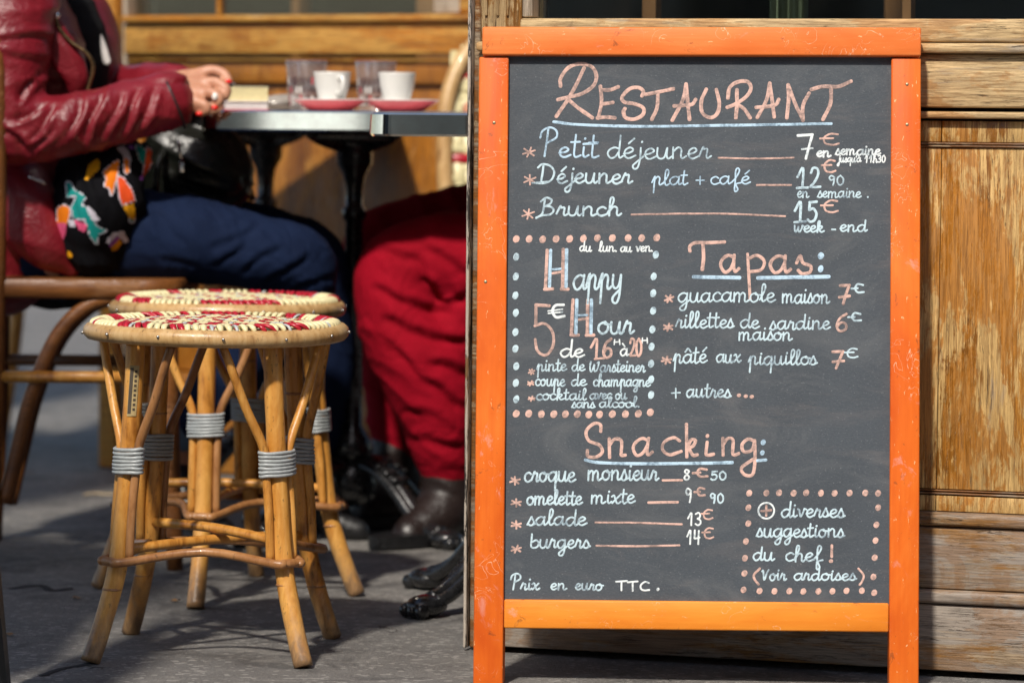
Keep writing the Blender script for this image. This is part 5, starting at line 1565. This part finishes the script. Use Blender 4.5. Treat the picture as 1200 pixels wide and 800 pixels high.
def head_and_hair(mb, hb, c, yaw, size=.112, style='long'):
    """skull, jaw, nose, ears into mb; hair into hb; returns matrix for the face details"""
    Mz = Matrix.Translation(Vector(c)) @ Matrix.Rotation(yaw, 4, 'Z')     # face looks along local +x
    def w(x, y, z): return tuple(Mz @ Vector((x, y, z)))
    R3 = Matrix.Rotation(yaw, 3, 'Z')
    mb.ball(w(-.012, 0, .03), (.094, .074, .092), mat=R3, u=20, v=14)
    mb.ball(w(.022, 0, -.035), (.066, .058, .072), mat=R3, u=18, v=12)
    mb.ball(w(.055, 0, -.085), (.026, .028, .022), mat=R3)
    mb.tube([w(.078, 0, .02), w(.090, 0, -.008), w(.096, 0, -.026)], [.007, .008, .0105], 10, round_end=True)
    for s in (-1, 1):
        mb.ball(w(.0665, s * .031, .0145), (.0135, .0165, .0055), mat=R3)
        mb.ball(w(.0665, s * .031, -.0035), (.0130, .0155, .0050), mat=R3)
    mb.ball(w(.078, 0, .028), (.014, .05, .010), mat=R3)
    for s in (-1, 1):
        mb.ball(w(-.005, s * .076, -.008), (.018, .010, .030), mat=R3)
        mb.ball(w(.060, s * .038, -.025), (.022, .020, .020), mat=R3)
    mb.ball(w(.080, 0, -.058), (.014, .024, .010), mat=R3)
    return Mz, w, R3
def face(parent, w, R3):
    for s in (-1, 1):
        e = MB().ball(w(.0685, s * .031, .006), (.012, .0135, .0095), mat=R3).build('eye', EYEW, parent, world=True)
        MB().ball(w(.0785, s * .031, .006), (.003, .0058, .0058), mat=R3).build('iris', EYED, e, world=True)
        MB().tube([w(.078, s * .016, .030), w(.083, s * .032, .034), w(.070, s * .050, .029)], [.002, .003, .0018], 6, n=4).build('eyebrow', HAIR, parent, world=True)
    b = MB(); b.ball(w(.0905, 0, -.054), (.006, .021, .004), mat=R3); b.ball(w(.0895, 0, -.0615), (.006, .018, .0045), mat=R3)
    b.build('lips', LIP, parent, world=True)

# ---------------- the woman
body = MB()
hip = P(45, 300, 6.16)
T(body, [(30, 295, 6.16, .085), (24, 230, 6.17, .075), (16, 140, 6.17, .075), (16, 40, 6.17, .08), (24, -30, 6.16, .075), (34, -80, 6.16, .05), (40, -120, 6.16, .052), (44, -165, 6.16, .05)])
hc = P(52, -215, 6.16)
Mz, wv, R3 = head_and_hair(body, None, hc, R(-12))
# arms inside the sleeves
T(body, [(24, -40, 6.02, .05), (20, 60, 5.97, .045), (18, 150, 5.95, .04), (100, 142, 5.95, .036), (180, 122, 5.985, .030), (197, 115, 6.0, .027)])
T(body, [(34, -40, 6.31, .05), (50, 60, 6.33, .045), (64, 140, 6.32, .04), (130, 115, 6.27, .036), (200, 108, 6.17, .028), (214, 110, 6.15, .025)])
# right hand: wrist, palm, four curled fingers and thumb
hd = MB()
T(body, [(194, 116, 6.0, .0285), (206, 112, 6.003, .0285)])
for a in (((200, 106, 6.012, .024), (216, 98, 6.018, .0225), (232, 92, 6.022, .0165)), ((200, 112, 6.002, .025), (218, 106, 6.004, .023), (236, 101, 6.006, .016)),
          ((202, 118, 5.996, .024), (218, 113, 5.994, .022), (235, 111, 5.990, .0155)), ((202, 122, 5.992, .022), (216, 121, 5.986, .0195), (229, 120, 5.978, .0145))):
    T(body, a)
fing = [((231, 88, 6.022, .0110), (248, 83, 6.022, .0098), (262, 87, 6.016, .0088), (268, 95, 6.008, .0074)),
        ((236, 98, 6.004, .0110), (253, 97, 5.998, .0096), (265, 105, 5.990, .0086), (264, 114, 5.988, .0074)),
        ((234, 110, 5.988, .0105), (249, 109.5, 5.980, .0093), (257, 117, 5.976, .0083), (252, 125, 5.980, .0072)),
        ((227, 121, 5.976, .0096), (238, 122, 5.968, .0084), (243, 128.5, 5.966, .0074), (235, 133, 5.972, .0065))]
for a in fing: T(body, a, n=6, seg=12)
T(body, [(208, 108, 6.04, .016), (228, 112, 6.052, .0145), (248, 110, 6.045, .0118), (262, 105, 6.034, .0095)])
# left hand, a loose fist resting behind the right
for a in (((208, 110, 6.16, .025), (226, 112, 6.15, .024), (240, 114, 6.14, .018)),):
    T(body, a)
for dy, dd in ((-9, .012), (-2, .0), (5, -.012), (11, -.022)):
    T(body, [(238, 112 + dy, 6.14 + dd, .0105), (252, 112 + dy, 6.135 + dd, .010), (255, 119 + dy * .8, 6.13 + dd, .009), (246, 122 + dy * .7, 6.13 + dd, .008)], n=5, seg=10)
T(body, [(216, 104, 6.12, .014), (234, 103, 6.105, .0115), (248, 107, 6.10, .0095)])
# legs, ankles and feet
T(body, [(70, 285, 6.08, .08), (220, 283, 6.07, .062), (348, 308, 6.09, .045), (320, 380, 6.12, .042), (262, 450, 6.16, .04), (212, 505, 6.19, .030), (205, 540, 6.20, .028), (214, 575, 6.19, .026), (240, 600, 6.17, .02)])
T(body, [(70, 285, 6.28, .08), (240, 282, 6.32, .062), (362, 305, 6.36, .045), (374, 400, 6.38, .042), (368, 520, 6.40, .032), (362, 560, 6.40, .028), (395, 590, 6.38, .02)])
fb = fuse(body, .0032, 2)
woman = fb.build('person', SKIN)
woman.location = Vector((hip.x, hip.y, 0))
ROOTM[woman.name] = Matrix.Translation(woman.location)
for v in woman.data.vertices: v.co -= woman.location
tag(woman, 'seated woman in oxblood leather jacket and dark jeans, red nails, hand on the table', 'person')
face(woman, wv, R3)
# nails, cigarette-thin pen and ring
for (px, py, D, rx, ry, rz) in ((267.5, 96, 6.0, .0065, .005, .0040), (251, 126.5, 5.973, .0065, .005, .0042), (233.5, 133.5, 5.966, .006, .0045, .0036)):
    MB().ball(P(px, py, D), (rx, ry, rz)).build('fingernail', NAILP, woman, world=True)
MB().ball(P(252, 113.5, 5.970), (.0050, .005, .0066)).build('ring', plain('pearl', (.85, .8, .75), .2), woman, world=True)
pen = MB(); a_, b2 = P(249, 103, 6.03), P(276, 98.5, 5.99)
pen.tube([a_ + (a_ - b2) * .6, a_, b2 + (a_ - b2) * .12, b2], [.0035, .0035, .0033, .001], 10)
o = pen.build('pen', plain('dark_pen', (.06, .05, .05), .3)); tag(o, 'dark pen held between the red nailed fingers', 'pen')

# hair
hb = MB()
hb.ball(wv(-.022, 0, .052), (.102, .088, .092), mat=R3, u=20, v=14)
for s in (-1, 1):
    hb.tube([wv(-.01, s * .072, .05), wv(-.02, s * .088, -.03), wv(-.035, s * .088, -.12), wv(-.045, s * .07, -.2)], [.03, .033, .036, .02], 10, n=4, round_end=True)
hb.tube([wv(-.07, 0, .04), wv(-.09, 0, -.05), wv(-.09, 0, -.15), wv(-.08, 0, -.22)], [.06, .07, .065, .03], 12, n=4, round_end=True)
fuse(hb, .008, 2, folds((1, .3, 0), .006, 60, 2)).build('hair', HAIR, woman, world=True)

# jacket: near half with the near sleeve, far half with the far sleeve
jk = MB()
T(jk, [(-8, -40, 6.10, .105), (-12, 0, 6.10, .112), (-4, 45, 6.11, .132), (-2, 90, 6.115, .138), (-2, 140, 6.12, .128), (-12, 200, 6.12, .122), (-14, 255, 6.115, .118), (-10, 292, 6.115, .110)], seg=24)
# skirt flap of the jacket running to its pointed front corner
T(jk, [(20, 225, 6.03, .055), (40, 262, 6.015, .050), (62, 292, 6.01, .040), (84, 314, 6.012, .016)], seg=16)
T(jk, [(26, -52, 6.02, .075), (12, 0, 5.985, .074), (4, 60, 5.965, .072), (6, 115, 5.955, .068), (18, 150, 5.945, .061)], seg=20)
T(jk, [(18, 150, 5.945, .058), (52, 152, 5.935, .052), (95, 146, 5.935, .048), (140, 134, 5.95, .047), (178, 124, 5.968, .046), (196, 119, 5.978, .045)], seg=20)
A0, A1 = P(18, 150, 5.945), P(196, 119, 5.978)
fax = (A1 - A0).normalized()
f1 = folds(fax + Vector((0, -.5, .75)), .0095, 17, 6, 3.1)
f2 = folds(Vector((.25, .1, 1)), .0070, 12, 3.5, 8.4)
def jdisp(co, nr):
    px, py = proj(co)
    if co.y < 6.045 and px > 20 and py > 95 and py < 190:
        s = (co - A0).dot(fax)
        k = max(0, min(1, (px - 20) / 25))
        return f1(co, nr) * .55 * k + (1 - k) * f2(co, nr) - .002 + crease(co, SLEEC, 4.0, .0085)
    return f2(co, nr) * (.8 if py < 190 else .45) + (crease(co, SLEEC, 4.0, .006) if co.y < 6.05 else 0)
jm = fuse(jk, .0052, 3, jdisp)
jkt = jm.build('leather_jacket', LEATHER, woman, world=True)
jf = MB()
T(jf, [(22, -40, 6.27, .10), (30, 0, 6.28, .110), (42, 40, 6.285, .130), (46, 75, 6.29, .134), (44, 110, 6.29, .125), (30, 190, 6.27, .11), (26, 250, 6.26, .10)], seg=22)
T(jf, [(44, -40, 6.34, .07), (66, 60, 6.36, .065), (82, 135, 6.34, .055), (140, 113, 6.285, .044), (190, 104, 6.19, .041), (207, 103, 6.17, .040)], seg=18)
fuse(jf, .006, 3, folds((.6, 0, .8), .006, 14, 4, 1.7)).build('jacket_far_front', LEATHER, jkt, world=True)
# lapel, zip, hem and pocket of the near half
lp = MB()
lap = [(58, 8), (66, 18), (72, 38), (86, 52), (104, 64), (109, 82), (102, 104), (97, 122)]
lpts = []
for x, y in lap:
    lpts.append(P(x, y, 6.045 + (.02 if y > 60 else 0)))
lp.tube([tuple(P(44, 5, 5.985)), tuple(P(52, 22, 5.985)), tuple(P(62, 44, 5.985)), tuple(P(76, 66, 5.985)), tuple(P(88, 88, 5.99)), tuple(P(90, 110, 6.0))], [.012, .022, .026, .026, .022, .012], 12, n=5, round_end=True, flat=(1, .45, 1))
fuse(lp, .004, 2, folds((1, 0, 1), .003, 25, 4)).build('lapel', LEATHER, jkt, world=True)
zp = MB(); zp.tube([tuple(P(x, y, 5.972)) for x, y in ((64, 16), (70, 34), (84, 50), (101, 62), (109, 78), (104, 102), (97, 121))], [.0022] + [.0032] * 5 + [.0024], 8, n=5)
zp.build('zip', BRONZE, jkt, world=True)
MB().ball(P(67, 18.5, 5.968), (.0048, .004, .0055)).build('snap', SILVER, jkt, world=True)
MB().tube([tuple(P(34, 207, 5.972)), tuple(P(46, 212, 5.972)), tuple(P(54, 216, 5.974))], [.0025, .0032, .002], 8, n=3).build('pocket_zip', SILVER, jkt, world=True)
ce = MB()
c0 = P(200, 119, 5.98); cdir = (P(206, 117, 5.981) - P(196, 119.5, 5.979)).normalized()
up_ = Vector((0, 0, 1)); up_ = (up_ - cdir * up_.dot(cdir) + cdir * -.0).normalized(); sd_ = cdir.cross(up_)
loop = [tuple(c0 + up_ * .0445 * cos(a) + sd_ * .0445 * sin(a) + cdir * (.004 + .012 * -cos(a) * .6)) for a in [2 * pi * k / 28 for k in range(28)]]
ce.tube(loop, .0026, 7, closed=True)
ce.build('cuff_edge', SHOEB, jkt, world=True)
# dark cuff lining so the sleeve reads as open
# blouse and its white placket
bl = MB()
T(bl, [(28, -45, 6.18, .085), (26, 0, 6.185, .105), (34, 40, 6.19, .118), (40, 75, 6.19, .122), (36, 110, 6.19, .122), (40, 180, 6.18, .118), (52, 250, 6.17, .115), (60, 292, 6.17, .10)], seg=22)
fuse(bl, .007, 2, folds((0, 0, 1), .004, 14, 5, 6)).build('knit_top', BLACKK, woman, world=True)
wp = MB(); wp.tube([tuple(P(x, y, d)) for x, y, d in ((101, 14, 6.165), (108, 34, 6.16), (117, 54, 6.155), (125, 72, 6.152))], [.006, .0095, .0105, .007], 10, n=4, round_end=True, flat=(1, .6, 1))
wp.build('white_scarf_edge', WHITEC, woman, world=True)

# floral tunic spilling over the lap
sf = MB()
T(sf, [(168, 178, 6.03, .016), (150, 190, 6.02, .040), (132, 203, 6.01, .056), (118, 235, 6.005, .066), (112, 265, 6.005, .062), (110, 288, 6.01, .050)], seg=22)
T(sf, [(140, 215, 6.0, .04), (142, 250, 6.0, .030), (136, 290, 6.01, .030)], seg=14)
T(sf, [(88, 230, 6.0, .03), (86, 262, 6.0, .030), (92, 290, 6.0, .03)], seg=14)
sm_ = fuse(sf, .0027, 3, folds((.9, 0, .35), .0115, 19, 3, 2.2))
def L8(*p): return [(x / 4.0, 150 + y / 4.0) for x, y in p]
PR = [(1, L8((268, 375), (300, 362), (326, 372), (325, 410), (312, 450), (268, 440))), (3, L8((268, 440), (312, 450), (305, 505), (285, 535), (268, 500))),
      (2, L8((310, 255), (330, 255), (345, 290), (375, 305), (400, 325), (378, 365), (400, 370), (430, 430), (458, 465), (500, 480), (458, 500), (455, 548), (425, 510), (400, 430), (345, 420), (335, 370), (360, 320), (315, 320))),
      (4, L8((390, 375), (420, 365), (468, 430), (430, 445))), (3, L8((345, 430), (380, 440), (410, 455), (395, 492), (370, 475))),
      (5, L8((395, 250), (420, 170), (455, 142), (470, 160), (462, 195), (425, 230))), (1, L8((485, 205), (530, 165), (555, 152), (550, 215), (535, 270), (528, 312), (518, 310), (515, 285), (490, 270), (500, 240))),
      (4, L8((545, 95), (580, 85), (605, 110), (620, 165), (600, 150), (560, 112))), (1, L8((585, 120), (605, 130), (605, 205), (588, 215), (582, 160))),
      (7, L8((550, 225), (580, 235), (620, 300), (630, 340), (575, 360), (560, 320))), (3, L8((590, 265), (615, 290), (628, 340), (595, 345))), (5, L8((575, 365), (625, 355), (635, 400), (630, 435), (605, 420))), (2, L8((605, 415), (632, 420), (625, 445), (610, 440))),
      (2, L8((635, 80), (660, 85), (685, 110), (682, 175), (655, 150))), (7, L8((690, 90), (715, 110), (720, 150), (690, 205), (668, 235), (680, 160))), (6, L8((655, 232), (668, 215), (675, 235), (660, 248))), (6, L8((600, 85), (620, 80), (632, 100), (610, 100))),
      (4, L8((495, 530), (530, 490), (580, 485), (602, 530), (585, 540), (550, 505), (510, 545))), (6, L8((505, 545), (550, 508), (565, 515), (520, 560))), (5, L8((525, 575), (520, 555), (560, 520), (572, 540), (545, 575))),
      (6, L8((600, 570), (640, 545), (655, 550), (610, 585))), (1, L8((610, 588), (650, 555), (660, 575), (640, 593))), (4, L8((318, 425), (350, 430), (352, 465), (325, 465))), (5, L8((315, 580), (330, 578), (340, 605), (322, 610)))]
for _m in SCF: _m.node_tree.nodes['Principled BSDF'].inputs['Specular IOR Level'].default_value = .12
def inside(x, y, poly):
    c = False
    for i in range(len(poly)):
        (x1, y1), (x2, y2) = poly[i], poly[i - 1]
        if (y1 > y) != (y2 > y) and x < (x2 - x1) * (y - y1) / (y2 - y1) + x1: c = not c
    return c
for i, f in enumerate(sm_.f):
    cpt = sum((sm_.v[k] for k in f), Vector()) / len(f)
    x, y = proj(cpt)
    if not (60 < x < 185 and 165 < y < 305): continue
    for mi, poly in PR:
        if inside(x, y, poly): sm_.m[i] = mi; break
    else:
        for mi, poly in PR:
            if mi in (1, 2, 7) and any(inside(x + dx, y + dy, poly) for dx, dy in ((1.3, 0), (-1.3, 0), (0, 1.3), (0, -1.3))): sm_.m[i] = 4; break
sm_.build('floral_tunic', SCF, woman, world=True)

# jeans
jn = MB()
T(jn, [(60, 285, 6.10, .092), (150, 278, 6.065, .079), (230, 283, 6.06, .069), (305, 297, 6.07, .061), (352, 308, 6.09, .056), (345, 345, 6.11, .056), (318, 388, 6.125, .054), (266, 446, 6.16, .050), (220, 492, 6.185, .043)], seg=20)
T(jn, [(60, 285, 6.26, .092), (150, 278, 6.29, .078), (245, 280, 6.32, .072), (320, 290, 6.345, .064), (364, 304, 6.36, .056), (374, 360, 6.375, .054), (379, 430, 6.385, .050), (369, 515, 6.40, .044)], seg=18)
jfold = folds((.8, 0, .6), .0052, 22, 5, 4.4)
fuse(jn, .0052, 3, lambda c, n: jfold(c, n) + crease(c, JEANC, 5.0, .004)).build('jeans', DENIM, woman, world=True)
for pts in (((221, 486, 6.186, .045), (211, 500, 6.19, .044)), ((369.5, 508, 6.40, .0455), (368, 520, 6.40, .045))):
    cf = MB(); T(cf, pts, seg=18)
    fuse(cf, .006, 2).build('jeans_cuff', DENIM_L, woman, world=True)
for pts in (((204, 556, 6.2, .036), (216, 584, 6.19, .038), (244, 612, 6.16, .030), (262, 620, 6.14, .02)), ((362, 575, 6.40, .036), (378, 600, 6.39, .036), (402, 616, 6.37, .028), (420, 622, 6.36, .02))):
    s_ = MB(); T(s_, pts, seg=16)
    fuse(s_, .005, 2).build('shoe', SHOEB, woman, world=True)

# ---------------- black leather bag on her lap
bc = P(232, 205, 6.17)
bag = thing('handbag', 'shiny black leather handbag resting on the dark jeans beneath the table', 'handbag', (bc.x, bc.y, 0))
bg = MB()
T(bg, [(196, 175, 6.17, .035), (205, 205, 6.18, .052), (225, 222, 6.19, .06), (252, 222, 6.19, .052), (272, 205, 6.19, .036), (262, 175, 6.19, .03), (235, 155, 6.18, .03)], seg=18)
T(bg, [(200, 160, 6.17, .03), (228, 185, 6.17, .055), (250, 205, 6.18, .055)], seg=18)
fuse(bg, .005, 2, folds((.5, 0, .9), .0085, 20, 5, 9.2)).build('bag_body', BAGL, bag, world=True)
MB().tube([tuple(P(x, y, d)) for x, y, d in ((196, 170, 6.15), (186, 190, 6.1), (182, 225, 6.09))], .006, 8, n=4).build('strap', BAGL, bag, world=True)
MB().tube([tuple(P(x, y, d)) for x, y, d in ((262, 160, 6.20), (282, 190, 6.22), (296, 235, 6.23))], .006, 8, n=4).build('strap', BAGL, bag, world=True)
zb = MB().box((-.0045, -.002, -.017), (.0045, .002, .0), .002)
pz = P(213, 190, 6.095)
for v in zb.v: v += pz
zb.tube([tuple(P(209, 165, 6.095)), tuple(P(211, 177, 6.09)), tuple(P(212.5, 189, 6.094))], .0028, 8, n=3)
zb.build('zip_pull', SILVER, bag, world=True)

# ---------------- the guest in red trousers
rb = MB()
rh = P(648, 285, 6.40)
T(rb, [(655, 285, 6.42, .12), (665, 200, 6.42, .115), (668, 90, 6.42, .125), (666, 10, 6.42, .12), (655, -50, 6.42, .07), (648, -95, 6.42, .055), (642, -130, 6.42, .052)])
rc = P(634, -185, 6.42)
M2, wr, R32 = head_and_hair(rb, None, rc, pi)
for D0, s in ((6.24, -1), (6.60, 1)):
    T(rb, [(664, -20, D0, .05), (670, 80, D0 - .02 * s, .043), (664, 165, D0, .038), (620, 160, D0 + .04 * -s, .034), (585, 130, D0 - .06 * s, .027), (572, 126, D0 - .08 * s, .024)])
    for k in range(4):
        dd = D0 - .08 * s + (k - 1.5) * .016
        T(rb, [(570, 126, dd, .011), (556, 122, dd, .010), (546, 128, dd, .009), (552, 133, dd, .008)], n=4, seg=10)
    T(rb, [(578, 124, D0 - .11 * s, .012), (566, 122, D0 - .12 * s, .010), (556, 127, D0 - .12 * s, .009)], n=4, seg=10)
T(rb, [(640, 292, 6.36, .08), (540, 300, 6.34, .06), (462, 322, 6.32, .05), (490, 420, 6.33, .048), (520, 530, 6.34, .036), (524, 575, 6.34, .03), (510, 610, 6.32, .022)])
T(rb, [(640, 275, 6.52, .08), (540, 268, 6.53, .06), (442, 287, 6.54, .044), (452, 400, 6.56, .040), (465, 510, 6.58, .032), (466, 560, 6.58, .03), (452, 590, 6.57, .022)])
rbm = fuse(rb, .0055, 2)
guest = rbm.build('person', SKIN)
guest.location = Vector((rh.x, rh.y, 0)); ROOTM[guest.name] = Matrix.Translation(guest.location)
for v in guest.data.vertices: v.co -= guest.location
tag(guest, 'seated guest in crimson trousers and brown boots, mostly hidden behind the shopfront edge', 'person')
face(guest, wr, R32)
hb = MB(); hb.ball(wr(-.02, 0, .052), (.098, .084, .086), mat=R32, u=20, v=14)
fuse(hb, .008, 2, folds((1, .3, 0), .005, 60, 2)).build('hair', HAIR, guest, world=True)
sw = MB()
T(sw, [(655, 262, 6.42, .145), (665, 200, 6.42, .138), (668, 90, 6.42, .148), (666, 10, 6.42, .14), (656, -48, 6.42, .085)], seg=22)
for D0, s in ((6.24, -1), (6.60, 1)):
    T(sw, [(664, -20, D0, .065), (670, 80, D0 - .02 * s, .056), (664, 165, D0, .052), (620, 160, D0 + .04 * -s, .046), (592, 135, D0 - .055 * s, .038)], seg=16)
T(sw, [(600, 262, 6.38, .055), (565, 258, 6.36, .03)], seg=12)
fuse(sw, .008, 2, folds((0, 0, 1), .006, 12, 4, 3)).build('jumper', NAVY, guest, world=True)
tr = MB()
T(tr, [(660, 296, 6.37, .10), (590, 304, 6.355, .087), (530, 308, 6.34, .080), (480, 312, 6.33, .073), (461, 328, 6.32, .066), (470, 375, 6.32, .072), (496, 430, 6.325, .080), (513, 475, 6.33, .070), (520, 510, 6.335, .060), (523, 540, 6.34, .050), (524, 550, 6.34, .046)], seg=22)
T(tr, [(560, 345, 6.34, .055), (530, 370, 6.33, .06), (520, 410, 6.33, .06)], seg=16)
T(tr, [(660, 275, 6.52, .092), (560, 270, 6.53, .078), (480, 277, 6.54, .068), (440, 292, 6.54, .058), (447, 350, 6.55, .056), (458, 430, 6.565, .052), (464, 500, 6.58, .046), (467, 522, 6.58, .044)], seg=20)
KN = P(520, 370, 6.26)
fr1 = folds((.55, 0, .85), .005, 15, 3.2, 12.3)
fr2 = folds((.9, 0, .5), .006, 13, 3.0, 2.6)
def tdisp(co, nr):
    px, py = proj(co)
    k = max(0, min(1, (py - 330) / 60))
    return crease(co, TROUC, 6.5, .0085, 6.46) + fr2(co, nr) * (1 - k) * (.35 + .65 * max(0, min(1, (px - 430) / 60))) + fr1(co, nr) * k
fuse(tr, .0058, 3, tdisp).build('trousers', REDC, guest, world=True)
for pts in (((524, 552, 6.34, .043), (523, 585, 6.34, .044), (512, 606, 6.32, .046), (492, 620, 6.29, .038), (480, 626, 6.27, .03)), ((461, 528, 6.58, .046), (462, 560, 6.58, .046), (450, 585, 6.56, .044), (432, 597, 6.54, .034))):
    s_ = MB(); T(s_, pts, seg=18)
    bt = fuse(s_, .005, 2, folds((.4, 0, 1), .003, 18, 5)).build('boot', SHOEL, guest, world=True)
    so = MB()
    last, mid_ = pts[-1], pts[2]
    pa, pb_ = P(*pts[2][:3]), P(*pts[-1][:3])
    d = (pb_ - pa); d.z = 0; d.normalize(); sdv = Vector((-d.y, d.x, 0))
    cc = pa + d * .035
    outl = []
    for k in range(24):
        a = 2 * pi * k / 24
        w_ = .042 * (1 - .12 * cos(a))
        q = cc + d * .125 * cos(a) + sdv * w_ * sin(a)
        outl.append((q.x, q.y))
    so.prism(outl, .003, .024)
    so.build('sole', SHOEB, bt, world=True)
